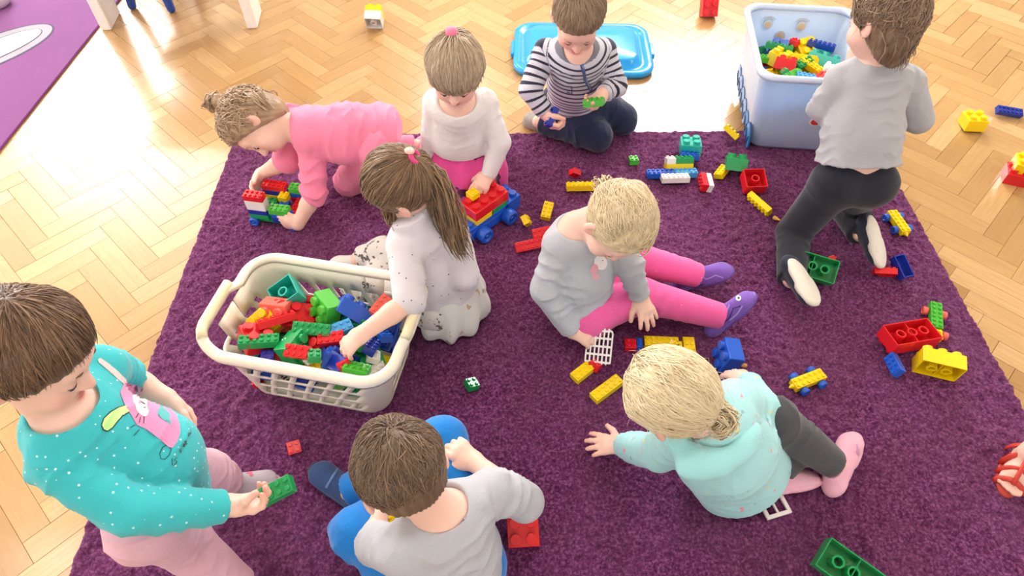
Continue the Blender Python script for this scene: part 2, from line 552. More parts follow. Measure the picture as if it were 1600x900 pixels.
for i in range(-110, 120):
    for j in range(-22, 22):
        for (ox, oy, ang) in ((PL / 2, PW / 2, 0), (PW / 2, PW + PL / 2, PI / 2)):
            p = R45 @ np.array([i * PW + j * PL + ox, i * PW - j * PL + oy, 0]) + np.array([.07, .05, 0])
            if RX0 < p[0] < RX1 and -1.2 < p[1] < RY1: planks.append((p, ang + PI / 4 + math.radians(1.2)))
def visible_floor(p):
    d = p - np.array([0, 0, CAM_H]); zc = d[1] * _c - d[2] * _s
    if zc < .2: return 0
    x = 800 + F_PX * d[0] / zc; y = 450 - F_PX * (d[1] * _s + d[2] * _c) / zc
    if not (-25 < x < 1625 and -18 < y < 925): return 0
    q = rotz(-RUG_YAW) @ (p - RUG_C)
    if abs(q[0]) < (RUG_X1 - RUG_X0) / 2 - .10 and abs(q[1]) < (RUG_Y1 - RUG_Y0) / 2 - .10: return 0
    if p[0] < -1.97: return 0
    return 1 / np.linalg.norm(d)
scored = sorted(planks, key=lambda q: -visible_floor(q[0]))
SV, SF, SR, SG = [], [], [], []
for k, (p, a) in enumerate(scored):
    tz = rng.gauss(0, .0002)
    if k < 300 and visible_floor(p) > 0:
        o = bpy.data.objects.new('plank', plank_me); COL.objects.link(o); o.parent = fl
        o.location = (p[0], p[1], -.0075 + tz); o.rotation_euler = (rng.gauss(0, .0012), rng.gauss(0, .0006), a)
    else:
        n0 = len(SV) * 8
        SV.append(qv @ rotz(a).T + p + np.array([0, 0, -.0075 + tz])); SG.append(qv)
        SF += [tuple(i + n0 for i in f) for f in qk.f]; SR.append(np.full(8, rng.random()))
sme = mesh_from('parquet_beyond', np.concatenate(SV), SF)
at = sme.attributes.new('rnd', 'FLOAT', 'POINT'); at.data.foreach_set('value', np.concatenate(SR).astype(np.float32))
at = sme.attributes.new('grain', 'FLOAT_VECTOR', 'POINT'); at.data.foreach_set('vector', np.concatenate(SG).astype(np.float32).ravel())
o = link('parquet_beyond', sme, m_wood_s, fl); o['kind'] = 'stuff'

# ------------------------------------------------------------------ the plush rug
def blur(a, n):
    for _ in range(2):
        for axx in (0, 1):
            c = np.cumsum(np.pad(a, [(n + 1, n) if i == axx else (0, 0) for i in (0, 1)], mode='wrap'), axis=axx)
            a = (np.take(c, range(2 * n + 1, c.shape[axx]), axis=axx) - np.take(c, range(0, c.shape[axx] - 2 * n - 1), axis=axx)) / (2 * n + 1)
    return a
step = 0.0050
ry_vis = RUG_Y0
nx, ny = int((RUG_X1 - RUG_X0) / step), int((RUG_Y1 - ry_vis) / step)
rg = np.random.default_rng(3)
w0 = rg.normal(size=(nx + 1, ny + 1))
fine = blur(w0, 0) * .0 + w0
mid = blur(rg.normal(size=w0.shape), 1); mid /= mid.std()
big = blur(rg.normal(size=w0.shape), 4); big /= big.std()
hgt = RUG_H - .003 + .0009 * np.clip(fine, -2, 2) + .0022 * np.clip(mid, -2.2, 2.2) + .0012 * big
X, Y = np.meshgrid(np.linspace(RUG_X0, RUG_X1, nx + 1), np.linspace(ry_vis, RUG_Y1, ny + 1), indexing='ij')
jx = rg.normal(size=w0.shape) * .0011; jy = rg.normal(size=w0.shape) * .0011
edge = np.minimum(np.minimum(X - RUG_X0, RUG_X1 - X), np.minimum(RUG_Y1 - Y, Y - RUG_Y0))
rag = blur(rg.normal(size=w0.shape), 1); rag = rag / rag.std() * .0012
hgt = np.maximum(hgt, .008)
hgt = np.where(edge < .012, hgt * np.sqrt(np.clip(edge / .012, 0, 1)) + .001, hgt)
PX = X + jx + np.where(edge < .012, rag, 0); PY = Y + jy + np.where(edge < .012, rag, 0)
P = np.stack([PX, PY, hgt], -1).reshape(-1, 3)
ii = np.arange((nx + 1) * (ny + 1)).reshape(nx + 1, ny + 1)
Q = np.stack([ii[:-1, :-1], ii[1:, :-1], ii[1:, 1:], ii[:-1, 1:]], -1).reshape(-1, 4)
P = (P - RUG_C) @ rotz(RUG_YAW).T
m_rug, nt, b = new_mat('purple_plush')
tc = coords(nt)
n1 = N(nt, 'ShaderNodeTexNoise', Scale=135.0, Detail=5.0, Roughness=.62, Distortion=.4); nt.links.new(tc, n1.inputs['Vector'])
n2 = N(nt, 'ShaderNodeTexNoise', Scale=5.0, Detail=5.0, Distortion=.6); nt.links.new(tc, n2.inputs['Vector'])
c1 = ramp(nt, n1.outputs['Fac'], [(.34, srgb('#3d1537')), (.50, srgb('#662d5b')), (.68, srgb('#905a87'))])
nt.links.new(mixc(nt, ramp(nt, n2.outputs['Fac'], [(.35, (0, 0, 0, 1)), (.65, (1, 1, 1, 1))]), c1, mixc(nt, .30, c1, srgb('#6c4062'))), b.inputs['Base Color'])
b.inputs['Roughness'].default_value = .95; b.inputs['Specular IOR Level'].default_value = .1
b.inputs['Sheen Weight'].default_value = .35; b.inputs['Sheen Roughness'].default_value = .4; b.inputs['Sheen Tint'].default_value = srgb('#cfa3c4')
bump(nt, b, n1.outputs['Fac'], .8, .006)
rug = empty('plush_rug', tuple(RUG_C))
tag(rug, 'large dark purple plush rug that most of the children sit on', 'rug')
pile = link('pile', quad_mesh('pile', P, Q, [m_rug]), None, rug); pile['kind'] = 'stuff'
mb = MB(); mb.box((0, 0, .0025), ((RUG_X1 - RUG_X0) / 2 - .006, (RUG_Y1 - RUG_Y0) / 2 - .006, .0025), rotz(RUG_YAW)); mb.build('backing', plastic('#3a1836', .9, 'rug_backing'), rug)

# ------------------------------------------------------------------ flat violet rug with the printed eye, far left
m_rug2, nt, b = new_mat('violet_carpet')
tc = coords(nt)
n1 = N(nt, 'ShaderNodeTexNoise', Scale=420.0, Detail=2.0); nt.links.new(tc, n1.inputs['Vector'])
n2 = N(nt, 'ShaderNodeTexNoise', Scale=18.0, Detail=4.0); nt.links.new(tc, n2.inputs['Vector'])
nt.links.new(mixc(nt, math_n(nt, 'MULTIPLY', n2.outputs['Fac'], .5), mixc(nt, n1.outputs['Fac'], srgb('#6a2670'), srgb('#863f8a')), srgb('#74307c')), b.inputs['Base Color'])
b.inputs['Roughness'].default_value = .9; b.inputs['Sheen Weight'].default_value = .2
bump(nt, b, n1.outputs['Fac'], .4, .002)
r2 = empty('violet_rug', (-2.85, 3.0, 0))
tag(r2, 'flat violet rug with a grey and white printed eye, beside the white table', 'rug')
A, B_ = W(158, 39), W(0, 238)
dirv = unit(A - B_); nrm = np.array([-dirv[1], dirv[0], 0])
ctr = (A + B_) / 2 + nrm * 1.0 + dirv * .1
ang2 = math.atan2(dirv[1], dirv[0])
mb = MB(); mb.box(tuple(ctr - np.array([-2.85, 3.0, 0]) + np.array([0, 0, .005])), (1.6, 1.0, .005), rotz(ang2), .003); mb.build('carpet', m_rug2, r2)
def ellipse_patch(name, c, d1, a, bb, z, mat, parent, origin, n=40, zt=.0006):
    d1 = unit(d1); d2 = np.array([-d1[1], d1[0], 0])
    top = [np.array(c) + a * math.cos(2 * PI * k / n) * d1 + bb * math.sin(2 * PI * k / n) * d2 + np.array([0, 0, z]) - origin for k in range(n)]
    bot = [p - np.array([0, 0, zt]) for p in top]
    fs = [tuple(range(n))] + [(k, n + k, n + (k + 1) % n, (k + 1) % n) for k in range(n)]
    return MB().add(top + bot, fs).build(name, mat, parent)
e0, e1 = W(84, 43), W(-120, 130)
ec = (e0 + e1) / 2; ed = e0 - e1; ea = np.linalg.norm(ed) / 2
org = np.array([-2.85, 3.0, 0])
m_pale = fabric('pale_grey_pile', '#9d9dab', 500, .9, .08, .15); m_wpile = fabric('white_pile', '#f4f4f6', 500, .9, .05, .15); m_dpile = fabric('dark_pile', '#43405a', 500, .9, .1, .15)
for nm, k, kb, z, m in (('print_outline', 1.0, .128, .0106, m_dpile), ('print_grey_ring', .975, .118, .0112, m_pale), ('print_inner_line', .82, .080, .0118, m_dpile), ('print_white_centre', .805, .073, .0124, m_wpile)):
    ellipse_patch(nm, ec, ed, ea * k, kb * 1.0, z, m, r2, org)

# ------------------------------------------------------------------ white table and blue chair, far left
tb = empty('play_table', (-1.47, 3.1, 0)); tag(tb, 'low white table whose legs stand beside the violet rug', 'table')
def leg_box(x, y, hx, hy, parent, org, ang, h=.56, name='leg', mat=None):
    mb = MB(); mb.box((x - org[0], y - org[1], h / 2), (hx, hy, h / 2), rotz(ang), .004); mb.build(name, mat or m_whitepaint, parent)
for (x, y) in ((-1.795, 2.845), (-1.155, 2.86), (-1.795, 3.42), (-1.155, 3.42)):
    leg_box(x, y, .022, .075, tb, (-1.47, 3.1), math.radians(6))
mb = MB(); mb.box((0, .03, .575), (.42, .44, .015), bev=.006); mb.build('table_top', m_whitepaint, tb)
ch = empty('small_chair', (-1.62, 3.1, 0)); tag(ch, 'small chair with blue legs tucked under the white table', 'chair')
m_blueleg = plastic('#1c4aa8', .35, 'blue_lacquer')
for (x, y) in ((-1.735, 2.955), (-1.548, 2.93), (-1.72, 3.2), (-1.53, 3.19)):
    d = np.array([-.03 if x < -1.65 else .02, -.02 if y < 3.1 else .03, .0])
    p0 = np.array([x + 1.62, y - 3.1, .0])
    mb = MB(); mb.tube([p0, p0 + (0, 0, .004), p0 + (0, 0, .012), p0 + (0, 0, .1) - d * .4, p0 + (0, 0, .29) - d], [.006, .014, .018, .022, .02], 14); mb.build('leg', m_blueleg, ch, True)
mb = MB(); mb.box((-.01, -.03, .3), (.13, .14, .012), bev=.008); mb.build('seat', m_blueleg, ch)
mb = MB(); mb.box((-.01, .13, .48), (.13, .01, .08), bev=.008); mb.build('backrest', m_blueleg, ch)
for sx in (-.11, .09):
    mb = MB(); mb.tube([(sx, .11, .3), (sx, .135, .55)], .012, 10); mb.build('back_post', m_blueleg, ch, True)
# grey stool foot resting on the violet rug in the corner
st = empty('grey_stool', tuple(W(-2, 12))); tag(st, 'round grey rubber-rimmed stool foot standing on the violet rug', 'stool')
mb = MB(); mb.lathe([(.03, .01), (.05, .012), (.062, .025), (.062, .045), (.05, .06), (.036, .062), (.03, .05), (.028, .03)], 32); mb.build('foot_ring', plastic('#b9a9b4', .5, 'grey_rubber'), st, True)
mb = MB(); mb.lathe([(.026, .012), (.026, .3), (.024, .32)], 24); mb.build('post', plastic('#4a4450', .5, 'dark_post'), st, True)

# ------------------------------------------------------------------ storage bin and its lid
def rrect(hx, hy, r, n=6):
    pts = []
    for (cx, cy, a0) in ((hx - r, hy - r, 0), (-hx + r, hy - r, PI / 2), (-hx + r, -hy + r, PI), (hx - r, -hy + r, 1.5 * PI)):
        for k in range(n + 1):
            a = a0 + PI / 2 * k / n
            pts.append((cx + r * math.cos(a), cy + r * math.sin(a)))
    return pts
def loops_mesh(loops, cap0=True, cap1=True):
    """loops: list of equal-length 3D point lists; skin between them"""
    n = len(loops[0]); vs = [p for l in loops for p in l]; fs = []
    for i in range(len(loops) - 1):
        for k in range(n):
            k2 = (k + 1) % n
            fs.append((i * n + k, i * n + k2, i * n + n + k2, i * n + n + k))
    if cap0: fs.append(tuple(range(n - 1, -1, -1)))
    if cap1: fs.append(tuple((len(loops) - 1) * n + k for k in range(n)))
    return vs, fs
BIN_C = np.array([1.014, 2.105, 0]); BIN_YAW = math.radians(-6); BIN_H = .345; BIN_Z = .006
m_bin, nt, b = new_mat('milky_blue_plastic')
n = N(nt, 'ShaderNodeTexNoise', Scale=9.0, Detail=3.0); nt.links.new(coords(nt), n.inputs['Vector'])
nt.links.new(mixc(nt, n.outputs['Fac'], srgb('#b2c4ea'), srgb('#c0d0f2')), b.inputs['Base Color'])
b.inputs['Roughness'].default_value = .3; b.inputs['Subsurface Weight'].default_value = .5; b.inputs['Subsurface Radius'].default_value = (.03, .04, .06); b.inputs['Subsurface Scale'].default_value = .5
bin_o = empty('storage_bin', tuple(BIN_C + np.array([0, 0, 0])), (0, 0, BIN_YAW))
tag(bin_o, 'pale blue plastic storage bin full of bricks beside the child in grey', 'bin')
def bl(hx, hy, r, z): return [np.array([x, y, z]) for x, y in rrect(hx, hy, r)]
b0 = (.146, .178); b1 = (.188, .226)
outer = [bl(b0[0] - .012, b0[1] - .012, .04, BIN_Z + .012), bl(b0[0], b0[1], .045, BIN_Z + .03)]
for t in (.25, .5, .75, .95): outer.append(bl(b0[0] + (b1[0] - b0[0]) * t, b0[1] + (b1[1] - b0[1]) * t, .05, BIN_Z + .02 + (BIN_H - .02) * t))
outer += [bl(b1[0] + .002, b1[1] + .002, .052, BIN_H - .006)]
inner = [bl(b1[0] - .006, b1[1] - .006, .05, BIN_H - .004), bl(b0[0] - .006, b0[1] - .006, .042, BIN_Z + .05), bl(b0[0] - .02, b0[1] - .02, .03, BIN_Z + .03)]
vs, fs = loops_mesh(outer + inner, True, True)
MB().add(vs, fs).build('body', m_bin, bin_o, True)
rim = [bl(b1[0] + e, b1[1] + e, .054, BIN_H + dz) for e, dz in ((-.007, -.014), (-.008, -.002), (-.003, .006), (.006, .006), (.012, -.002), (.012, -.012), (.004, -.014))]
vs, fs = loops_mesh(rim, False, False); nn_ = len(rim[0])
fs += [((len(rim) - 1) * nn_ + k, (len(rim) - 1) * nn_ + (k + 1) % nn_, (k + 1) % nn_, k) for k in range(nn_)]
m_rimw = plastic('#cbd9f1', .28, 'pale_rim')
MB().add(vs, fs).build('rim', m_rimw, bin_o, True)
for sx in (-1, 1):
    for sy in (-1, 1):
        M = roty(PI / 2)
        mb = MB(); mb.lathe([(.006, -.012), (.022, -.012), (.024, -.006), (.024, .006), (.022, .012), (.006, .012)], 20, M, (sx * .12, sy * .14, .024)); mb.build('wheel', plastic('#2a2e38', .5, 'dark_wheel'), bin_o, True)
def patch_on(parent, name, c, u, v, a, bb, mat, thick=.0012, n=28, a0=0, a1=2 * PI, hole=0):
    c = np.array(c); u = unit(u); v = unit(v); w = np.cross(u, v)
    vs, fs = [], []
    full = abs(a1 - a0 - 2 * PI) < 1e-6
    if hole <= 0:
        ring = [c + a * math.cos(a0 + (a1 - a0) * k / n) * u + bb * math.sin(a0 + (a1 - a0) * k / n) * v for k in range(n)]
        vs = [p + thick * w for p in ring] + [p - .002 * w for p in ring]
        fs = [tuple(range(n))] + [(k, n + k, n + (k + 1) % n, (k + 1) % n) for k in range(n)]
    else:
        m = n + (0 if full else 1)
        for k in range(m):
            t = a0 + (a1 - a0) * k / n
            e = math.cos(t) * u * a + math.sin(t) * v * bb
            vs += [c + e + thick * w, c + e * hole + thick * w, c + e - .002 * w, c + e * hole - .002 * w]
        for k in range(n):
            i, j = 4 * k, 4 * ((k + 1) % m)
            fs += [(i, j, j + 1, i + 1), (i, i + 2, j + 2, j), (i + 1, j + 1, j + 3, i + 3)]
    return MB().add(vs, fs).build(name, mat, parent)
m_beige = plastic('#e8cfae', .4, 'beige_print'); m_pgrey = plastic('#d9dfe9', .4, 'grey_print'); m_redp = plastic('#e23a44', .3, 'red_print'); m_wp = plastic('#f7f3f2', .4, 'white_print')
slope_y = (b1[1] - b0[1]) / (BIN_H - .02); slope_x = (b1[0] - b0[0]) / (BIN_H - .02)
def back_in(x, z): return (x, b0[1] - .006 + slope_y * (z - BIN_Z - .02) - .0035, z)
ux, vz = (-1, 0, 0), (0, -slope_y, -1)
vzb = (0, slope_y, 1)
for x in (-.098, .022):
    patch_on(bin_o, 'eye_print', back_in(x, .285), (1, 0, 0), vzb, .017, .017, m_pgrey)
    patch_on(bin_o, 'eye_print_centre', tuple(np.array(back_in(x, .283)) - (0, .001, 0)), (1, 0, 0), vzb, .011, .012, m_beige)
    for rr in (.020, .027):
        patch_on(bin_o, 'brow_print', back_in(x, .293), (1, 0, 0), vzb, rr, rr * .8, m_pgrey, n=14, a0=.5, a1=2.7, hole=.86)
patch_on(bin_o, 'nose_print', back_in(-.045, .243), (1, 0, 0), vzb, .019, .021, m_pgrey)
patch_on(bin_o, 'nose_print_centre', tuple(np.array(back_in(-.045, .243)) - (0, .001, 0)), (1, 0, 0), vzb, .013, .015, m_beige)
def front_out(x, z): return (x, -(b0[1] + slope_y * (z - BIN_Z - .02)), z)
patch_on(bin_o, 'button_border', front_out(.045, .165), (1, 0, 0), (0, -slope_y, 1), .024, .018, m_wp, .0018)
patch_on(bin_o, 'button_centre', tuple(np.array(front_out(.045, .165)) + (0, -.001, 0)), (1, 0, 0), (0, -slope_y, 1), .018, .0135, m_redp, .002)
# blue scale pattern along the foot of the left side
m_scale = plastic('#8fb4e6', .4, 'blue_scale'); m_scale_d = plastic('#2d4f86', .4, 'dark_outline'); m_foot = plastic('#3f8fd8', .35, 'blue_foot')
for i in range(6):
    yy = .165 - i * .066
    zc = .085 - i * .004
    xx = -(b0[0] + slope_x * (zc - BIN_Z - .02))
    patch_on(bin_o, 'scale_outline', (xx - .001, yy, zc), (0, -1, 0), (-slope_x, 0, 1), .038, .052, m_scale_d, .0015)
    patch_on(bin_o, 'scale', (xx - .0022 - .0012 * (i % 2), yy, zc), (0, -1, 0), (-slope_x, 0, 1), .034, .048, m_scale if i < 4 else m_foot, .0015)
    for q in (-1, 1):
        patch_on(bin_o, 'scale_line', (xx - .0042 - .0012 * (i % 2), yy + q * .012, zc - .01), (0, -1, .5 * q), (-slope_x, .5 * q, 1), .0028, .030, m_scale_d, .0014, 10)
# lid on the floor behind the boy
lid_c = W(909, 83); LID_YAW = math.radians(-1.5)
lid = empty('bin_lid', (lid_c[0], lid_c[1], 0), (0, 0, LID_YAW)); tag(lid, 'bright blue plastic lid lying on the floor behind the boy in stripes', 'lid')
m_lid = plastic('#18a0ea', .16, 'lid_blue')
LL = [(.272, .178, .07, .002), (.286, .192, .075, .006), (.288, .194, .075, .024), (.282, .188, .072, .030), (.262, .168, .06, .030), (.254, .160, .058, .022), (.238, .144, .05, .022), (.226, .132, .046, .048), (.214, .12, .044, .054), (.10, .05, .03, .056)]
vs, fs = loops_mesh([bl(hx, hy, r, z) for hx, hy, r, z in LL], True, True)
MB().add(vs, fs).build('lid_shell', m_lid, lid, True)
for sx in (-1, 1):
    mb = MB(); mb.box((sx * .292, 0, .016), (.008, .05, .012), bev=.004); mb.build('clip', m_lid, lid)

# ------------------------------------------------------------------ laundry basket
BK_C = np.array([-.490, 1.020, RUG_H - .004]); BK_YAW = math.radians(-11.5); BK_H = .225
bk = empty('laundry_basket', tuple(BK_C), (0, 0, BK_YAW))
tag(bk, 'cream plastic laundry basket with lattice sides, heaped with bricks', 'basket')
m_bk = plastic('#efe9d8', .38, 'cream_plastic'); m_bkh = plastic('#ece2bd', .42, 'yellowed_cream_plastic')
k0 = (.188, .122); k1 = (.226, .152)
def bk_pt(u, t, off=0.0):
    """u in [0,1) round the basket from the right-front corner, t = height fraction"""
    hx = k0[0] + (k1[0] - k0[0]) * t + off; hy = k0[1] + (k1[1] - k0[1]) * t + off; r = .05 + .012 * t + off
    segs = [2 * (hy - r), PI / 2 * r, 2 * (hx - r), PI / 2 * r, 2 * (hy - r), PI / 2 * r, 2 * (hx - r), PI / 2 * r]
    Lt = sum(segs); s = (u % 1.0) * Lt; k = 0
    while s > segs[k] and k < 7: s -= segs[k]; k += 1
    q = s / segs[k]
    if k == 0: p = (hx, -hy + r + s)
    elif k == 2: p = (hx - r - s, hy)
    elif k == 4: p = (-hx, hy - r - s)
    elif k == 6: p = (-hx + r + s, -hy)
    else:
        cx, cy, a0 = {1: (hx - r, hy - r, 0), 3: (-hx + r, hy - r, PI / 2), 5: (-hx + r, -hy + r, PI), 7: (hx - r, -hy + r, 1.5 * PI)}[k]
        a = a0 + q * PI / 2; p = (cx + r * math.cos(a), cy + r * math.sin(a))
    return np.array([p[0], p[1], t * BK_H])
def bk_ext(i): pass
SIDES = {'side_right': (0, .20), 'side_back': (.20, .5), 'side_left': (.5, .70), 'side_front': (.70, 1.0)}
def on_arc(u):
    hx, hy, r = (k0[0] + k1[0]) / 2, (k0[1] + k1[1]) / 2, .056
    segs = [2 * (hy - r), PI / 2 * r, 2 * (hx - r), PI / 2 * r] * 2; s_ = (u % 1.0) * sum(segs); k_ = 0
    while k_ < 7 and s_ > segs[k_]: s_ -= segs[k_]; k_ += 1
    return k_ % 2 == 1
def lattice(name, u0, u1, ncol, handle):
    rows = [(0, .06, 0), (.06, .255, 1), (.255, .295, 0), (.295, .49, 1), (.49, .53, 0), (.53, .72, 1), (.72, 1.0, 2)]
    vs, fs, key = [], [], {}
    def vert(u, t):
        k = (round(u, 5), round(t, 5))
        if k not in key: key[k] = len(vs); vs.append(bk_pt(u, t))
        return key[k]
    cw = (u1 - u0) / ncol
    for (t0, t1, kind) in rows:
        for c in range(ncol):
            a, bb_ = u0 + c * cw, u0 + (c + 1) * cw
            bar = cw * .34
            for s0, s1, solid in ((a, a + bar, True), (a + bar, (a + bar + bb_) / 2, False), ((a + bar + bb_) / 2, bb_, False)):
                if kind == 1 and not solid:
                    su = (s0 + s1) / 2 + cw * 2.2 * (t0 + t1) / 2
                    if not on_arc(su): continue
                if kind == 2 and handle and .25 < ((s0 + s1) / 2 - u0) / (u1 - u0) < .78:
                    bands = [(t0, .78)]
                else: bands = [(t0, (t0 + t1) / 2), ((t0 + t1) / 2, t1)]
                for q0, q1 in bands:
                    sh0 = cw * 2.2 * min(q0, .72); sh1 = cw * 2.2 * min(q1, .72)
                    fs.append((vert(s0 + sh0, q0), vert(s1 + sh0, q0), vert(s1 + sh1, q1), vert(s0 + sh1, q1)))
    me = mesh_from(name, vs, fs, True); o = link(name, me, m_bk, bk)
    md = o.modifiers.new('wall_thickness', 'SOLIDIFY'); md.thickness = .004; md.offset = 0
    return o
lattice('side_wall', .0, .20, 5, True); lattice('side_wall', .20, .5, 8, False); lattice('side_wall', .5, .70, 5, True); lattice('side_wall', .70, 1.0, 8, False)
vs, fs = loops_mesh([[bk_pt(k / 64, 0.01, -.0) for k in range(64)], [bk_pt(k / 64, 0.0, -.004) for k in range(64)], [bk_pt(k / 64, 0.03, -.012) for k in range(64)]], False, True)
MB().add(vs, fs).build('base', m_bk, bk, True)
# rim: broad rolled lip, dipping under the two handles
prof = [(-.004, -.004), (-.002, .008), (.008, .013), (.020, .009), (.024, -.004), (.020, -.016), (.016, -.004), (.006, -.001)]
def hump(u):
    d = min(abs(u - .1), abs(u - .6))
    return .020 * float(np.clip((.075 - d) / .03, 0, 1))
NR = 128
loops = []
for k in range(NR):
    u = k / NR; p = bk_pt(u, 1.0); pn = bk_pt(u + .002, 1.0) - bk_pt(u - .002, 1.0); pn = unit(pn); out = np.array([pn[1], -pn[0], 0])
    if out @ p < 0: out = -out
    hh = hump(u)
    loops.append([p + out * (o + hh * .6) + np.array([0, 0, z + hh]) for o, z in prof])
vs = [p for l in loops for p in l]; m = len(prof); fs = []
for k in range(NR):
    for i in range(m):
        a, b2 = k * m, ((k + 1) % NR) * m
        fs.append((a + i, b2 + i, b2 + (i + 1) % m, a + (i + 1) % m))
o = MB().add(vs, [f[::-1] for f in fs]).build('rim', m_bk, bk, True)
for u in (.1, .6):
    pts = [bk_pt(u + q, 1.0) for q in np.linspace(-.062, .062, 9)]
    outv = unit([pts[4][0], 0, 0])
    mb = MB(); mb.tube([p + outv * (.009 + hump(u) * .6) + np.array([0, 0, .006 + .020]) for p in pts], .0125, 12, flat=1.0); mb.build('handle', m_bkh, bk, True)
# laundry mark written on the back wall
def bk_in(u, t): p = bk_pt(u, t, -.0032); return p
m_mark = plastic('#3c3c44', .7, 'marker_ink')
for pts in ([(0, 2), (-1, 2), (-1, 1.1), (-.3, 1.2), (0, .7), (-.3, .1), (-1, .2)], [(1.6, 1.9), (1.0, 1.9), (.9, 1.3), (1.5, 1.1), (1.7, 1.7), (1.6, .6), (1.2, .1)], [(3.0, 1.2), (3.5, 1.3)], [(4.2, 1.2), (4.8, 1.3)]):
    mb = MB(); mb.tube([bk_in(.262 - x * .0042, .80 + y * .045) for x, y in pts], .0011, 6); mb.build('written_mark', m_mark, bk)
# ------------------------------------------------------------------ toy bricks
RED, YEL, GRN, LGR, BLU, NVY, WHT, TEA, LBL, VIO, ORA = '#dc1f2a', '#f6d60f', '#129a55', '#4bb93c', '#1e5ccc', '#1b35a4', '#eeecea', '#22b3a4', '#4aa3e0', '#4a47c0', '#ef6a5c'
CN = {RED: 'red', YEL: 'yellow', GRN: 'dark green', LGR: 'light green', BLU: 'blue', NVY: 'navy blue', WHT: 'white', TEA: 'turquoise', LBL: 'light blue', VIO: 'violet', ORA: 'coral red'}
U1, U2 = .016, .036
_bm = {}
def brick_data(sysn, nx, ny, hk=1.0):
    U = U1 if sysn == 's' else U2
    H = (.0192 if sysn == 's' else .043) * hk
    sr, sh = (.0049, .0045) if sysn == 's' else (.0124, .0115)
    t = .0016 if sysn == 's' else .0026; bv = .0009 if sysn == 's' else .0016
    hx, hy = nx * U / 2 - .0002, ny * U / 2 - .0002
    return U, H, sr, sh, t, bv, hx, hy
def brick_mesh(sysn, nx, ny, hk=1.0):
    """open-bottomed shell with studs and inner tubes; origin at the centre of the underside"""
    key = (sysn, nx, ny, hk)
    if key in _bm: return _bm[key]
    U, H, sr, sh, t, bv, hx, hy = brick_data(sysn, nx, ny, hk)
    def lp(ix, z, c):
        X, Y = hx - ix, hy - ix
        return [(-X + c, -Y, z), (X - c, -Y, z), (X, -Y + c, z), (X, Y - c, z), (X - c, Y, z), (-X + c, Y, z), (-X, Y - c, z), (-X, -Y + c, z)]
    loops = [lp(t, H - t, bv * .3), lp(t, 0, bv * .3), lp(0, 0, bv), lp(0, H - bv, bv), lp(bv, H, bv)]
    mb = MB(); vs, fs = loops_mesh(loops, True, True)
    mb.add(vs, [f[::-1] for f in fs] if False else fs)
    ns = 10 if sysn == 's' else 14
    for i in range(nx):
        for j in range(ny):
            cx, cy = (i - (nx - 1) / 2) * U, (j - (ny - 1) / 2) * U
            ring = []
            for r, z in ((sr, H - .0005), (sr, H + sh - .0008), (sr - .0009, H + sh)):
                ring.append([(cx + r * math.cos(2 * PI * k / ns), cy + r * math.sin(2 * PI * k / ns), z) for k in range(ns)])
            v2, f2 = loops_mesh(ring, False, True); mb.add(v2, f2)
    if ny >= 2:
        tr = sr * 1.15
        for i in range(nx - 1):
            cx = (i - (nx - 2) / 2) * U
            ring = [[(cx + r * math.cos(2 * PI * k / 8), r * math.sin(2 * PI * k / 8), z) for k in range(8)] for r, z in ((tr, H - t), (tr, .001), (tr * .7, .001), (tr * .7, H - t))]
            v2, f2 = loops_mesh(ring, False, False); mb.add(v2, f2)
        if sysn == 'b' and nx >= 3:
            mb.box((0, 0, H * .55), (.0012, hy - t, H * .44))
    _bm[key] = (mb.v, mb.f, {})
    return _bm[key]
def brick_obj(sysn, nx, ny, col, parent=None, hk=1.0, name='toy_brick'):
    v, f, cache = brick_mesh(sysn, nx, ny, hk)
    if col not in cache:
        me = mesh_from('brick_%s_%d_%d' % (sysn, nx, ny), v, f); me.materials.append(plastic(col, .2, 'brick_' + CN.get(col, col.lstrip('#')).replace(' ', '_'))); cache[col] = me
    return link(name, cache[col], None, parent)
def basis(n, l):
    n = unit(n); l = np.array(l, float); l = l - n * (l @ n)
    if np.linalg.norm(l) < 1e-3: l = np.cross(n, (.31, .9, .2))
    l = unit(l); return np.stack([l, np.cross(n, l), n], 1)
def set_pose(o, M, loc):
    o.matrix_world = Matrix(((M[0, 0], M[0, 1], M[0, 2], loc[0]), (M[1, 0], M[1, 1], M[1, 2], loc[1]), (M[2, 0], M[2, 1], M[2, 2], loc[2]), (0, 0, 0, 1)))
def yawv(deg): a = math.radians(deg); return (math.cos(a), math.sin(a), 0)
SZ = {'s': 'small', 'b': 'big'}
def put(kind, col, px, py, yaw, n=(0, 0, 1), label=None, gz=None, group=None, hk=1.0, sink=.0015):
    """a loose brick on the rug or floor; n = direction its studs point, yaw = direction of its long side (degrees)"""
    sysn, nx, ny = kind
    gz = RUG_H - .001 if gz is None else gz
    M = basis(n, yawv(yaw)); v = np.array(brick_mesh(sysn, nx, ny, hk)[0]) @ M.T
    zmin = v[:, 2].min(); cz = (v[:, 2].max() + zmin) / 2
    loc_z = gz - zmin - (sink if gz > .01 else 0); cm = v.mean(0) if False else (v.max(0) + v.min(0)) / 2
    p = W(px, py, loc_z + cm[2])
    o = brick_obj(sysn, nx, ny, col, hk=hk)
    set_pose(o, M, (p[0] - cm[0], p[1] - cm[1], loc_z))
    tag(o, label, 'brick', group or 'loose bricks scattered on the rug')
    return o
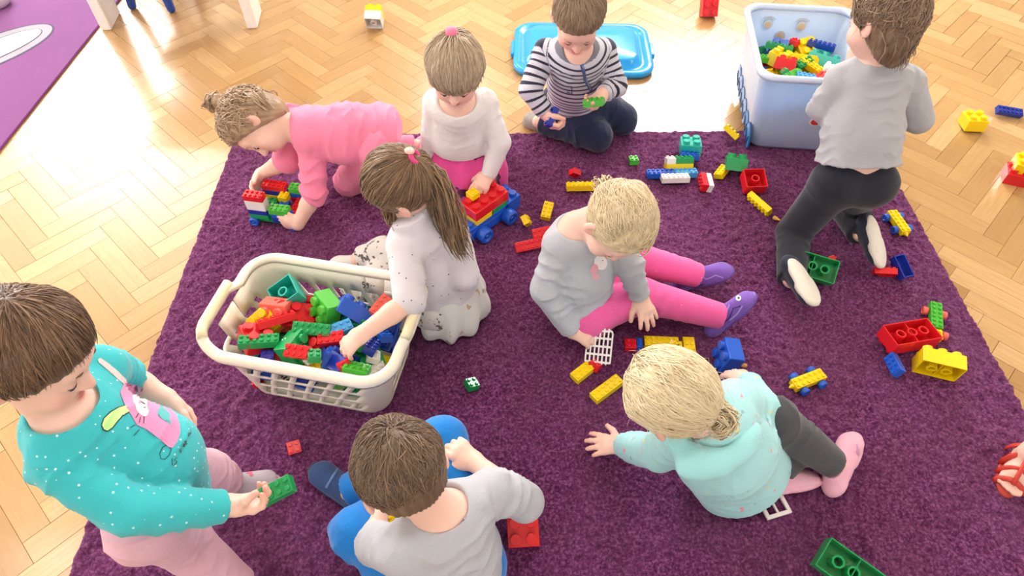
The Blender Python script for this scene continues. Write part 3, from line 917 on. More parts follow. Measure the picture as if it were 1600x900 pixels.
class Asm:
    """an assembled toy: bricks clipped together, in units of one stud and brick heights"""
    def __init__(self, name, px, py, yaw, label, cat, n=(0, 0, 1), gz=None, z=None, group=None):
        self.M = basis(n, yawv(yaw)); self.parts = []
        self.name, self.px, self.py, self.label, self.cat, self.gz, self.z, self.group = name, px, py, label, cat, (RUG_H - .001 if gz is None else gz), z, group
    def b(self, kind, col, x, y, z, yaw=0, name='brick', hk=1.0, n=(0, 0, 1)): self.parts.append(('b', kind, col, (x, y, z), yaw, name, hk, n)); return self
    def wheel(self, col, x, y, z, r=.011, w=.010, hub=None, name='wheel'): self.parts.append(('w', (r, w, hub), col, (x, y, z), 0, name, 1, None)); return self
    def done(self):
        pts = []; objs = []
        for typ, kind, col, p, yaw, nm, hk, n in self.parts:
            p = np.array(p, float)
            if typ == 'b':
                L = basis(n, (math.cos(math.radians(yaw)), math.sin(math.radians(yaw)), 0) if abs(n[2]) > .3 else (rotz(math.radians(yaw)) @ np.array([1, 0, 0])))
                pts.append(np.array(brick_mesh(*kind, hk)[0]) @ L.T + p); objs.append((typ, kind, col, p, L, nm, hk))
            else:
                r, w, hub = kind; L = rotx(PI / 2)
                pts.append(np.array([[p[0], p[1], p[2] - r], [p[0], p[1], p[2] + r]])); objs.append((typ, kind, col, p, L, nm, hk))
        P = np.concatenate(pts) @ self.M.T; lo, hi = P.min(0), P.max(0); cm = (lo + hi) / 2
        z0 = (self.gz - lo[2] - .001) if self.z is None else self.z - cm[2]
        q = W(self.px, self.py, z0 + cm[2])
        loc = np.array([q[0] - cm[0], q[1] - cm[1], z0])
        root = empty(self.name); set_pose(root, self.M, loc); tag(root, self.label, self.cat, self.group)
        for typ, kind, col, p, L, nm, hk in objs:
            if typ == 'b':
                o = brick_obj(*kind, col, root, hk, nm); set_pose(o, np.eye(3), (0, 0, 0))
                o.matrix_basis = Matrix(((L[0, 0], L[0, 1], L[0, 2], p[0]), (L[1, 0], L[1, 1], L[1, 2], p[1]), (L[2, 0], L[2, 1], L[2, 2], p[2]), (0, 0, 0, 1)))
            else:
                r, w, hub = kind
                mb = MB(); mb.lathe([(r * .25, -w * .30), (r * .55, -w * .34), (r * .62, -w * .5), (r * .9, -w * .5), (r, -w * .36), (r, w * .36), (r * .9, w * .5), (r * .62, w * .5), (r * .55, w * .34), (r * .25, w * .30)], 22, L, p)
                o = mb.build(nm, plastic(col, .3, 'wheel_' + CN.get(col, 'x').replace(' ', '_')), root, True)
                mb = MB(); mb.lathe([(r * .28, -w * .42), (r * .30, 0), (r * .28, w * .42)], 12, L, p); mb.build('hub', plastic(hub or col, .3), o, True)
        self.root = root
        return root
s22, s24, s26, s25, s12, s28 = ('s', 2, 2), ('s', 4, 2), ('s', 6, 2), ('s', 5, 2), ('s', 2, 1), ('s', 8, 2)
b22, b32, b42, b12 = ('b', 2, 2), ('b', 3, 2), ('b', 4, 2), ('b', 2, 1)
hs, hb = .0192, .043
FLR = 0.0
# --- on the parquet
Asm('brick_pair', 585, 26, 0, 'white and yellow brick pair on the floor behind the crawling child', 'bricks', n=(0.05, .9, .45), gz=FLR).b(b22, WHT, 0, 0, 0).b(b22, YEL, 0, 0, hb, hk=.55).done()
put(b22, RED, 1108, 13, 3, (0.05, -.9, .45), 'coral red brick alone on the floor above the blue lid', FLR)
put(b22, YEL, 1522, 188, -5, (0, .1, 1), 'yellow brick on the floor right of the child in grey', FLR)
put(s26, NVY, 1577, 174, -10, (.05, -.35, .93), 'navy blue brick on the floor at the upper right edge', FLR)
Asm('brick_pair', 1596, 264, -22, 'yellow brick on a red one at the right edge of the floor', 'bricks', gz=FLR).b(b22, RED, 0, 0, 0).b(b22, YEL, 0.012, .012, hb, hk=.8).done()
# --- rug, upper right
put(s24, YEL, 1143, 207, -32, (.5, .2, .6), 'yellow brick by the rug edge beside the bin')
Asm('brick_pair', 1079, 231, -8, 'turquoise brick clipped behind a blue one near the rug edge', 'bricks', n=(0, .2, .95)).b(s24, BLU, 0, -.02, 0).b(b22, TEA, .004, .026, 0).done()
put(s22, LGR, 990, 250, 4, (.02, .15, 1), 'tiny light green brick alone on the rug below the boy in stripes')
Asm('brick_wall', 1061, 254, 6, 'yellow, white and green bricks stacked above the blue and white row', 'bricks', n=(0, .45, .9)).b(s26, YEL, 0, 0, 0).b(s22, WHT, -.032, 0, hs).b(s24, GRN, .016, 0, hs).done()
Asm('brick_row', 1051, 274, 3, 'long blue and white brick row lying on the rug', 'bricks', n=(0, .2, 1)).b(s26, BLU, -.040, .016, 0).b(s25, LBL, .048, .016, 0).b(s26, WHT, .004, -.016, 0).done()
Asm('brick_pair', 1102, 285, 85, 'red and white brick pair tipped on its side beside the long row', 'bricks', n=(-.95, 0, .15)).b(s24, WHT, 0, 0, 0, hk=.9).b(s24, RED, 0, 0, hs * .9).done()
put(s24, YEL, 1128, 268, 55, (-.3, .25, .9), 'yellow brick lying against the green one near the bin')
put(b22, GRN, 1150, 255, -15, (.1, .55, .8), 'dark green brick on the rug in front of the bin')
put(b22, RED, 1177, 285, 2, (0, .25, -.95), 'red brick lying upside down, open side up, before the bin')
put(s26, YEL, 1187, 318, -52, (-.75, -.45, -.4), 'yellow brick lying on its side below the open red one')
# --- rug, middle
put(s22, RED, 898, 270, -80, (.1, .85, .4), 'red brick behind a yellow one near the fair-haired child')
put(s26, YEL, 907, 291, 3, (0, .3, .95), 'yellow brick with a red one behind it on the rug')
put(s24, YEL, 855, 329, 76, (.0, -.2, 1), 'yellow brick standing nearest the fair-haired child\'s shoulder')
put(s22, YEL, 822, 345, 25, (.8, .2, .4), 'tiny yellow brick tipped over left of the grey shoulder')
Asm('brick_stack', 841, 372, 16, 'flat red brick stack with a yellow tip behind the grey sleeve', 'bricks', n=(.1, -.6, .75)).b(s28, RED, 0, 0, 0).b(s24, RED, .03, .03, 0).b(s22, YEL, .075, .03, 0).done()
put(s24, YEL, 910, 581, 40, (-.05, 0, 1), 'yellow brick below the white grating in the child\'s hand')
put(s22, RED, 930, 570, 52, (.2, .3, .9), 'red brick between the white grating and the yellow brick')
put(s26, YEL, 948, 607, 38, (-.05, .02, 1), 'yellow brick between the two blond children')
Asm('brick_train', 1032, 546, -3, 'train of red, blue and yellow bricks behind the blond head', 'bricks').b(s22, RED, -.075, -.004, 0, 90).b(s12, BLU, -.050, .0, 0, 90).b(s26, YEL, .012, .008, 0).b(s12, YEL, .060, -.006, 0, 90).b(('s', 5, 2), YEL, .088, -.014, 0, 90).done()
put(b22, BLU, 1136, 556, -88, (-.95, .0, .22), 'blue brick tipped over below the purple shoe')
def car(px, py, yaw, label):
    a = Asm('toy_car', px, py, yaw, label, 'toy car')
    a.b(s26, YEL, 0, 0, .008)
    for sx in (-.026, .030):
        for sy in (-.024, .024): a.wheel(BLU, sx, sy, .0125, .0125, .014)
    r = a.done()
    mb = MB(); mb.lathe([(.008, 0), (.006, .006), (.0015, .014)], 10, roty(-PI / 2), (-.047, 0, .016)); mb.build('hitch', plastic(YEL, .26), r)
car(1262, 594, 22, 'yellow toy car with blue wheels right of the turquoise hooded top')
car(1403, 348, 98, 'yellow toy car with blue wheels near the white shoe soles')
# --- rug, right
put(b42, GRN, 1266, 418, -22, (.1, .45, -.75), 'green brick lying open side up beside the raised shoe')
put(s22, RED, 1300, 408, 20, (.9, .1, .35), 'tiny red brick touching the open green one')
put(s24, RED, 1382, 425, -22, (.1, .85, .4), 'red brick beside the navy one near the rug edge')
put(b12, NVY, 1408, 419, -75, (-.1, .3, -.9), 'navy blue brick lying open side up near the rug edge', hk=.6)
put(b42, RED, 1419, 527, 13, (-.05, -.05, -1), 'large red brick lying open side up next to the green wagon')
a = Asm('toy_wagon', 1461, 502, 70, 'green and yellow toy wagon on red wheels at the right of the rug', 'toy car')
a.b(s26, LGR, .01, 0, .009).b(s22, YEL, -.056, .0, .004, 90)
for sx in (-.05, .028):
    for sy in (-.025, .025): a.wheel(ORA, sx, sy, .012, .012, .014)
a.done()
put(b32, YEL, 1466, 567, -24, (.3, .93, .12), 'big yellow brick lying with its open side towards us')
put(s24, BLU, 1397, 570, -75, (-.9, .1, .45), 'blue brick on its side below the large red one')
put(s22, GRN, 737, 600, 30, (.3, .2, .9), 'small green brick alone on the rug beside the basket')
put(s22, RED, 459, 699, 20, (.3, -.3, .85), 'small red brick at the tip of the denim shoe')
put(b22, RED, 817, 826, 4, (0, -.45, .9), 'red brick under the elbow of the boy in grey')
put(b42, GRN, 1328, 896, -40, (.1, .3, -.95), 'green brick lying open side up at the bottom edge')
# window frame piece and small crumbs
m_wb = plastic(WHT, .3, 'brick_white')
wf = empty('toy_window', tuple(W(1204, 783, RUG_H))); wf.rotation_euler = (0, 0, math.radians(16)); tag(wf, 'small white toy window frame on the rug beside the pink shoe', 'toy')
for nm, c, h in (('frame_bar', (0, .036, 0), (.032, .0045, .004)), ('frame_bar', (0, -.036, 0), (.032, .0045, .004)), ('frame_bar', (.028, 0, 0), (.0045, .036, .004)), ('frame_bar', (-.028, 0, 0), (.0045, .036, .004)), ('mullion', (0, 0, 0), (.0028, .034, .003)), ('mullion', (0, .004, 0), (.026, .0028, .003))):
    mb = MB(); mb.box((c[0], c[1], .005), h, bev=.001); mb.build(nm, m_wb, wf)
p = W(1214, 342, RUG_H + .006)
mb = MB(); mb.lathe([(.007, -.012), (.006, -.002), (.001, .014)], 14, rotx(1.2) @ roty(.5)); o = mb.build('toy_cone', plastic('#d8a83a', .4, 'ochre')); o.location = tuple(p); tag(o, 'tiny ochre cone on the rug beside the dark knee', 'toy')
p = W(1162, 572, RUG_H + .003)
S = SDF(); S.ell((0, 0, 0), (.008, .004, .003)); S.ell((.004, .003, .001), (.004, .003, .003)); v, f = S.mesh(.001)
o = link('crumb', quad_mesh('crumb', v, f, [fabric('biscuit', '#d49a5c')])); o.location = tuple(p); tag(o, 'tiny orange biscuit crumb on the rug beside the blue brick', 'crumb')

# --- bricks in the hands
def held(kind, col, p, n, l, label):
    M = basis(n, l); o = brick_obj(*kind, col); U, H = brick_data(*kind)[:2]
    q = np.array(p) - M @ np.array([0, 0, H / 2]); set_pose(o, M, q); tag(o, label, 'brick', 'bricks held in the hands'); return o
held(s24, GRN, W(432, 767, .428), (-.15, -.25, .95), (.9, .42, .1), 'green brick in the hand of the child in turquoise')
held(s24, NVY, W(862, 183, .255), (-.9, .1, .5), (.35, .7, .5), 'navy blue brick in the striped boy\'s hand on the left')
held(s24, LGR, W(928, 160, .315), (-.2, .35, .9), (.8, -.45, -.2), 'light green brick in the striped boy\'s other hand')
held(s24, YEL, W(603, 824, .225), (-.5, -.1, .8), (.6, .8, 0), 'yellow brick held by the boy in the foreground')
# white grating
gp = W(936, 541, .075); gM = basis((-.10, -.72, .68), (.95, -.22, .1))
gr = empty('toy_grating'); set_pose(gr, gM, gp); tag(gr, 'white slotted toy fence held by the fair-haired child', 'toy')
for j in range(5):
    mb = MB(); mb.box((0, (-.044, -.0225, 0, .0225, .043)[j], 0), (.034 if j < 4 else .026, .0028, .0022), bev=.0008); mb.build('rail', m_wb, gr)
for i in range(7):
    mb = MB(); mb.box(((i - 3) * .0112, 0 if i not in (0, 6) else -.003, 0), (.0022, .050 if i not in (0, 6) else .042, .0020), bev=.0007); mb.build('slat', m_wb, gr)
for s in (-1, 1):
    mb = MB(); mb.tube([(s * .0335, .036, 0), (s * .031, .043, 0), (s * .024, .046, 0)], .0026, 8); mb.build('corner', m_wb, gr, True)

# --- truck of the crawling child
a = Asm('brick_truck', 437, 312, -10, 'brick truck of many colours under the crawling child\'s hands', 'toy truck')
a.b(s28, RED, .02, 0, .008).b(s26, GRN, -.03, -.034, .008)
a.b(s24, GRN, -.048, -.045, .008 + hs, 0).b(s24, NVY, -.048, -.045, .008 + 2 * hs, 0).b(s24, WHT, -.048, -.045, .008 + 3 * hs).b(s24, WHT, -.048, -.045, .008 + 4 * hs).b(s24, RED, -.048, -.045, .008 + 5 * hs)
a.b(s25, YEL, -.03, .05, .008 + hs, 0).b(s25, NVY, -.03, .05, .008 + 2 * hs).b(s25, RED, -.03, .05, .008 + 3 * hs)
a.b(s24, RED, .055, .05, .008 + hs).b(s24, BLU, .055, .05, .008 + 2 * hs).b(s24, LGR, .055, .05, .008 + 3 * hs)
a.b(s22, GRN, -.03, .008, .008 + hs).b(s22, BLU, .012, .004, .008 + hs).b(s22, YEL, .008, .024, .008 + 2 * hs)
a.b(s26, RED, .060, -.008, .008 + hs, 90).b(s24, NVY, .030, -.050, .008 + hs).b(s24, BLU, .030, -.050, .008 + 2 * hs, hk=.8).b(('s', 4, 2), LGR, .026, -.050, .008 + 2.8 * hs)
for sx in (-.07, .06):
    for sy in (-.062, .062): a.wheel(BLU, sx, sy, .015, .0155, .016)
a.done()
# --- big car of the kneeling child
a = Asm('brick_car', 756, 324, 46, 'big brick car with blue wheels under the hand of the kneeling child', 'toy car')
a.b(b42, BLU, 0, 0, .012, hk=.8).b(('b', 5, 2), BLU, -.016, 0, .012 + .8 * hb, hk=.4)
a.b(b22, GRN, .030, 0, .012 + 1.2 * hb, hk=.45).b(b22, YEL, -.034, 0, .012 + 1.2 * hb, hk=.45).b(b42, RED, 0, 0, .012 + 1.65 * hb, hk=.8)
a.b(b22, BLU, .090, 0, .012, hk=1.25).b(b22, BLU, -.100, 0, .012, hk=.8)
a.b(s22, YEL, -.030, .020, .012 + 2.45 * hb + .009)
for sx in (-.055, .058):
    for sy in (-.052, .052): a.wheel(BLU, sx, sy, .026, .026, .034)
a.done()

# ------------------------------------------------------------------ heaps of bricks (each laid on what lies beneath it)
class Heap:
    def __init__(self, c, yaw, hx, hy, z0, group, where):
        self.c, self.R, self.hx, self.hy, self.g, self.where = np.array(c, float), rotz(yaw), hx, hy, group, where
        self.s = .004; self.nx, self.ny = int(2 * hx / self.s), int(2 * hy / self.s)
        self.H = np.full((self.nx, self.ny), z0)
    def cells(self, kind, M, hk=1.0):
        U, H, sr, sh, t, bv, hx, hy = brick_data(*kind, hk)
        g = [np.linspace(-hx, hx, max(3, int(2 * hx / .003))), np.linspace(-hy, hy, max(3, int(2 * hy / .003))), np.linspace(0, H + sh, max(3, int(H / .003)))]
        P = np.stack(np.meshgrid(*g, indexing='ij'), -1).reshape(-1, 3) @ M.T
        return P
    def drop(self, kind, col, x, y, M, hk=1.0, q=92, label=None, lift=0):
        P = self.cells(kind, M, hk)
        ix = np.floor((P[:, 0] + x + self.hx) / self.s).astype(int); iy = np.floor((P[:, 1] + y + self.hy) / self.s).astype(int)
        if ix.min() < 0 or iy.min() < 0 or ix.max() >= self.nx or iy.max() >= self.ny: return None
        key = ix * self.ny + iy
        lo = np.full(self.nx * self.ny, 9.0); hi = np.full(self.nx * self.ny, -9.0)
        np.minimum.at(lo, key, P[:, 2]); np.maximum.at(hi, key, P[:, 2])
        m = lo < 8; need = self.H.ravel()[m] - lo[m]
        z = np.percentile(need, q) + lift
        return z, m, hi
    def place(self, kind, col, x, y, M, hk=1.0, q=92, label=None, lift=0, cap=None):
        r = self.drop(kind, col, x, y, M, hk, q, label, lift)
        if r is None: return None
        z, m, hi = r
        if cap is not None: z = min(z, cap - hi[m].max())
        where = []
        if abs(x) > self.hx * .45: where.append('right' if x > 0 else 'left')
        if abs(y) > self.hy * .4: where.append('far' if y > 0 else 'near')
        spot = ' '.join(where[::-1]) + ' part of' if where else 'middle of'
        Hf = self.H.ravel(); Hf[m] = np.maximum(Hf[m], hi[m] + z); self.H = Hf.reshape(self.nx, self.ny)
        o = brick_obj(*kind, col, hk=hk); p = self.c + self.R @ np.array([x, y, 0]); set_pose(o, self.R @ M, (p[0], p[1], z))
        tag(o, label or '%s %s %d-stud brick, %s %s' % (SZ[kind[0]], CN[col], kind[1] * kind[2], spot, self.where), 'brick', self.g)
        return z
    def local(self, px, py, z): return (self.R.T @ (W(px, py, z) - self.c))[:2]
    def fill(self, n, rg, zmax, kinds, cols, flat=.5):
        k = 0; tries = 0
        while k < n and tries < n * 6:
            tries += 1
            kind = kinds[rg.integers(len(kinds))]; col = cols[rg.integers(len(cols))]
            a = rg.uniform(0, 360); nrm = unit(np.array([0, 0, 1.0]) * (1 if rg.random() < .7 else -1) * rg.uniform(.2, 1.2) + rg.normal(size=3) * flat)
            M = basis(nrm, yawv(a)); best = None
            for _ in range(7):
                x, y = rg.uniform(-self.hx, self.hx), rg.uniform(-self.hy, self.hy)
                r = self.drop(kind, col, x, y, M)
                if r and (best is None or r[0] < best[0]): best = (r[0], x, y)
            if best and best[0] < zmax: self.place(kind, col, best[1], best[2], M); k += 1
rgh = np.random.default_rng(12)
ALLC = [RED, YEL, GRN, LGR, BLU, NVY, RED, YEL, BLU, GRN, WHT, TEA]
KS = [s24, s26, s24, b22, b22, s22, b42, b32]
hb_ = Heap(BK_C, BK_YAW, .196, .128, RUG_H + .012, 'bricks heaped in the laundry basket', 'the laundry basket heap')
hb_.fill(80, rgh, RUG_H + .15, KS, ALLC)
def top(h, kind, col, px, py, z, n, yaw, label, hk=1.0, cap=.245):
    x, y = h.local(px, py, z)
    for s in (1, .97, .94, .9, .86, .8):
        if h.place(kind, col, x * s, y * s, h.R.T @ basis(n, yawv(yaw)), hk, 70, label, 0, cap) is not None: return
BT = ' in the laundry basket'
for kind, col, px, py, n, yaw, lab in [
    (b22, BLU, 421, 440, (.3, -.3, .8), 20, 'blue brick in the far left corner' + BT), (b22, TEA, 416, 432, (.2, .5, .8), 60, 'turquoise brick in the far left corner' + BT),
    (s26, GRN, 448, 434, (.1, .3, .9), -15, 'green brick by the far rim' + BT), (b22, BLU, 488, 450, (-.2, -.3, .9), 30, 'blue brick with studs up by the far rim' + BT),
    (b42, NVY, 543, 449, (-.05, .8, -.5), -12, 'navy blue brick leaning open side out on the far wall' + BT), (b22, YEL, 407, 468, (-.3, -.75, .35), 60, 'big yellow brick near the left handle' + BT),
    (b22, YEL, 400, 492, (-.2, -.5, .7), 40, 'second big yellow brick below the left handle' + BT), (b22, TEA, 440, 462, (.3, .2, -.9), 30, 'turquoise brick behind the coral one' + BT),
    (b22, ORA, 437, 480, (-.15, -.85, .4), -5, 'coral red brick with studs towards us' + BT), (s26, YEL, 463, 455, (.75, .1, .55), -62, 'yellow brick standing on edge in the middle' + BT),
    (b32, LGR, 517, 478, (-.65, -.55, .35), 40, 'big light green brick with large studs' + BT), (b42, BLU, 553, 492, (.4, .75, .3), 40, 'big blue brick with its open end towards us' + BT),
    (s26, RED, 436, 510, (-.2, .6, .75), 35, 'red brick lying across a yellow frame' + BT), (s26, GRN, 490, 519, (0, -.35, .92), -6, 'dark green brick with studs up in the middle' + BT),
    (b22, RED, 396, 531, (.3, .2, .8), 35, 'red brick against the left wall' + BT), (s22, VIO, 409, 552, (.1, -.2, .9), 5, 'small violet brick by the near rim' + BT),
    (s26, GRN, 384, 551, (.1, .2, .9), 12, 'flat green brick by the near left rim' + BT), (s26, WHT, 466, 549, (.3, .3, .85), -33, 'white brick by the near rim' + BT),
    (b22, GRN, 437, 550, (.75, -.2, .4), 55, 'green brick on edge by the near rim' + BT), (s24, RED, 467, 563, (0, -.35, .93), -8, 'red brick with pale studs by the near rim' + BT),
    (b22, BLU, 510, 555, (.3, .55, .5), 35, 'open blue brick near the child\'s fingers' + BT), (b22, NVY, 525, 575, (.4, .6, .4), -55, 'navy blue brick by the near rim' + BT),
    (s24, RED, 518, 531, (0, -.1, 1), 10, 'red brick beside the child\'s fingers' + BT), (s22, GRN, 492, 573, (.2, .3, .8), 15, 'small green brick by the near rim' + BT),
    (b22, RED, 596, 540, (.5, .2, .7), 25, 'big red brick at the right end' + BT), (b22, BLU, 620, 462, (.1, .3, .9), 60, 'blue brick at the far right corner' + BT),
    (s24, ORA, 609, 472, (.2, -.2, .9), 60, 'coral red brick at the far right corner' + BT), (b22, YEL, 582, 578, (.3, -.5, .6), 20, 'yellow brick in the near right corner' + BT),
    (b22, BLU, 565, 577, (0, -.4, .9), -10, 'blue brick in the near right corner' + BT), (s22, RED, 539, 569, (.3, -.7, .5), 50, 'small red brick near the right corner' + BT),
    (s24, LGR, 563, 586, (.1, .3, .9), -12, 'light green brick by the near right rim' + BT), (s24, NVY, 577, 540, (.4, .4, .7), 70, 'navy blue brick beside the wrist' + BT), (s24, LBL, 531, 515, (.1, -.1, .9), 30, 'light blue brick under the wrist' + BT)]:
    top(hb_, kind, col, px, py, .20, n, yaw, lab, cap=.222 if (px > 500 and py > 500) else .246)
hn_ = Heap(BIN_C, BIN_YAW, .158, .192, .05, 'bricks heaped in the storage bin', 'the storage bin heap')
hn_.fill(80, rgh, .215, KS, ALLC)
BT = ' in the storage bin'
for kind, col, px, py, n, yaw, lab in [
    (s26, GRN, 1217, 76, (.1, .3, .9), -25, 'dark green brick against the far wall' + BT), (s22, RED, 1240, 72, (.2, .2, .9), 30, 'small red brick against the far wall' + BT),
    (b22, YEL, 1258, 70, (.1, -.4, .9), 20, 'yellow brick by the far wall' + BT), (s26, NVY, 1281, 77, (.1, .2, .95), -30, 'navy blue brick leaning on the far wall' + BT),
    (s24, LGR, 1193, 87, (.1, .2, .9), 10, 'light green brick in the left corner' + BT), (b32, YEL, 1251, 89, (.05, -.75, .5), -10, 'big yellow brick in the middle' + BT),
    (b32, TEA, 1286, 94, (.3, .45, .7), -30, 'big turquoise brick on the right' + BT), (s26, YEL, 1207, 99, (-.1, -.3, .9), 5, 'yellow brick with studs up on the left' + BT),
    (b22, YEL, 1217, 88, (.2, .1, .8), 50, 'tilted yellow brick on the left' + BT), (b22, RED, 1228, 103, (.3, .6, .5), 60, 'red brick in the middle' + BT),
    (s24, GRN, 1254, 102, (.1, -.3, .9), 30, 'dark green brick in the middle' + BT), (s26, YEL, 1268, 106, (.2, -.2, .9), -35, 'yellow brick in front of the turquoise one' + BT),
    (s24, WHT, 1208, 115, (0, -.2, .9), -12, 'white brick in the near left corner' + BT), (b22, LGR, 1236, 120, (.3, -.3, .7), 35, 'light green brick by the near rim' + BT),
    (b22, RED, 1275, 122, (.5, -.3, .6), 40, 'big red brick by the near rim' + BT), (s24, GRN, 1225, 115, (.5, .2, .6), 60, 'small dark green brick near the front' + BT),
    (s24, LBL, 1257, 127, (.1, .1, .9), -10, 'light blue brick by the near rim' + BT), (s24, WHT, 1292, 110, (.4, 0, .8), 60, 'white brick beside the grey sleeve' + BT)]:
    top(hn_, kind, col, px, py, .26, n, yaw, lab, cap=.292)
# ------------------------------------------------------------------ people: materials
def skin_mat():
    m, nt, b = new_mat('skin')
    a = nt.nodes.new('ShaderNodeAttribute'); a.attribute_name = 'tint'
    n = N(nt, 'ShaderNodeTexNoise', Scale=55.0, Detail=4.0); nt.links.new(coords(nt), n.inputs['Vector'])
    nt.links.new(mixc(nt, n.outputs['Fac'], mixc(nt, 1.0, a.outputs['Color'], (.95, .93, .92, 1), 'MULTIPLY'), a.outputs['Color']), b.inputs['Base Color'])
    b.inputs['Roughness'].default_value = .5; b.inputs['Specular IOR Level'].default_value = .35
    b.inputs['Subsurface Weight'].default_value = .25; b.inputs['Subsurface Radius'].default_value = (.012, .005, .003); b.inputs['Subsurface Scale'].default_value = .5
    n2 = N(nt, 'ShaderNodeTexNoise', Scale=420.0, Detail=2.0); nt.links.new(coords(nt), n2.inputs['Vector'])
    bump(nt, b, n2.outputs['Fac'], .06, .001)
    return m
M_SKIN = skin_mat()
def hair_mat(name, dark, mid, light):
    m, nt, b = new_mat(name)
    a = nt.nodes.new('ShaderNodeAttribute'); a.attribute_name = 'tone'
    n = N(nt, 'ShaderNodeTexNoise', Scale=30.0, Detail=3.0); nt.links.new(coords(nt), n.inputs['Vector'])
    f = math_n(nt, 'ADD', math_n(nt, 'MULTIPLY', a.outputs['Fac'], .75), math_n(nt, 'MULTIPLY', n.outputs['Fac'], .25))
    nt.links.new(ramp(nt, f, [(.1, srgb(dark)), (.5, srgb(mid)), (.9, srgb(light))]), b.inputs['Base Color'])
    b.inputs['Roughness'].default_value = .42; b.inputs['Specular IOR Level'].default_value = .45
    b.inputs['Sheen Weight'].default_value = .15
    n2 = N(nt, 'ShaderNodeTexNoise', Scale=500.0, Detail=2.0); nt.links.new(coords(nt), n2.inputs['Vector'])
    bump(nt, b, n2.outputs['Fac'], .25, .001)
    return m
M_EYE, _nt, _b = new_mat('eye_white'); _b.inputs['Base Color'].default_value = srgb('#eeeae6'); _b.inputs['Roughness'].default_value = .15
M_IRIS, _nt, _b = new_mat('iris'); _b.inputs['Base Color'].default_value = srgb('#3a2c22'); _b.inputs['Roughness'].default_value = .1
SKIN = np.array(srgb('#eec6b7')[:3]); ROSY = np.array(srgb('#e59f94')[:3]); LIPS = np.array(srgb('#c9706c')[:3]); LID = np.array(srgb('#dba591')[:3])

def frame(fwd, up):
    f = unit(fwd); u = np.array(up, float); u = unit(u - f * (u @ f)); r = np.cross(f, u)
    return np.stack([r, f, u], 1)          # columns: right hand side of the person, forward, up

# ------------------------------------------------------------------ people: hands
def hand(S, tips, wrist, d, palm, ts, curl=(.25, .3, .3), spread=1.0, thumb=(.75, .55, .35), sc=1.0, thumb_curl=.3, fcurl=(0, 0, 0, 0)):
    """wrist point, finger direction d, palm normal, ts=+1: thumb lies towards d x palm"""
    d = unit(d); n = np.array(palm, float); n = unit(n - d * (n @ d)); s = np.cross(d, n) * ts
    w = np.array(wrist, float)
    S.ecap(w + d * .004 * sc, w + d * .044 * sc, s, (.021 * sc, .0155 * sc), (.0265 * sc, .0135 * sc), k=.012)
    S.ell(w + d * .020 * sc + s * .014 * sc + n * .006 * sc, (.016 * sc,) * 3, k=.010)
    lens = (.038, .043, .040, .031); offs = (.0205, .0070, -.0068, -.0195); base = (.046, .049, .047, .041)
    for i in range(4):
        p = w + d * base[i] * sc + s * offs[i] * sc
        ang = (offs[i] / .02) * .16 * spread
        dd = unit(d * math.cos(ang) + s * math.sin(ang))
        a = 0.0; r = (.0074, .0078, .0074, .0066)[i] * sc
        for j, q in enumerate((.42, .32, .26)):
            a += curl[j] + fcurl[i]
            e = unit(dd * math.cos(a) + n * math.sin(a))
            p2 = p + e * lens[i] * sc * q * 1.08
            S.cone(p, p2, r, r * .9, k=.0035 if j else .006); r *= .9; p = p2
        tips.append(p)
    p = w + d * .014 * sc + s * .018 * sc + n * .004 * sc
    e = unit(d * thumb[0] + s * thumb[1] + n * thumb[2])
    p2 = p + e * .030 * sc; S.cone(p, p2, .0105 * sc, .0082 * sc, k=.007)
    e2 = unit(e * math.cos(thumb_curl) + unit(d * .7 + n * .4 - s * .5) * math.sin(thumb_curl))
    p3 = p2 + e2 * .022 * sc; S.cone(p2, p3, .0082 * sc, .0066 * sc, k=.004); tips.append(p3)

# ------------------------------------------------------------------ people: hair
def tube_locks(paths, rads, tones, sides=3):
    """paths: list of (m,3) arrays of one length m"""
    A = np.array(paths); K, m, _ = A.shape
    T = np.gradient(A, axis=1); T /= np.linalg.norm(T, axis=2, keepdims=True) + 1e-9
    ref = np.random.default_rng(5).normal(size=(K, 1, 3)); U = np.cross(T, ref); U /= np.linalg.norm(U, axis=2, keepdims=True) + 1e-9
    V = np.cross(T, U)
    prof = np.sqrt(np.clip(1 - (np.linspace(0, 1, m) * 1.0) ** 3, .02, 1)) * np.clip(.5 + np.linspace(0, 4, m), 0, 1)
    R = np.array(rads)[:, None] * prof[None]
    ring = [A + R[..., None] * (math.cos(2 * PI * k / sides) * U + math.sin(2 * PI * k / sides) * V) for k in range(sides)]
    vs = np.stack(ring, 2).reshape(-1, 3)
    idx = np.arange(K * m * sides).reshape(K, m, sides)
    fs = []
    for k in range(sides):
        k2 = (k + 1) % sides
        fs.append(np.stack([idx[:, :-1, k], idx[:, :-1, k2], idx[:, 1:, k2], idx[:, 1:, k]], -1).reshape(-1, 4))
    tone = np.repeat(np.array(tones), m * sides)
    return vs, np.concatenate(fs), tone

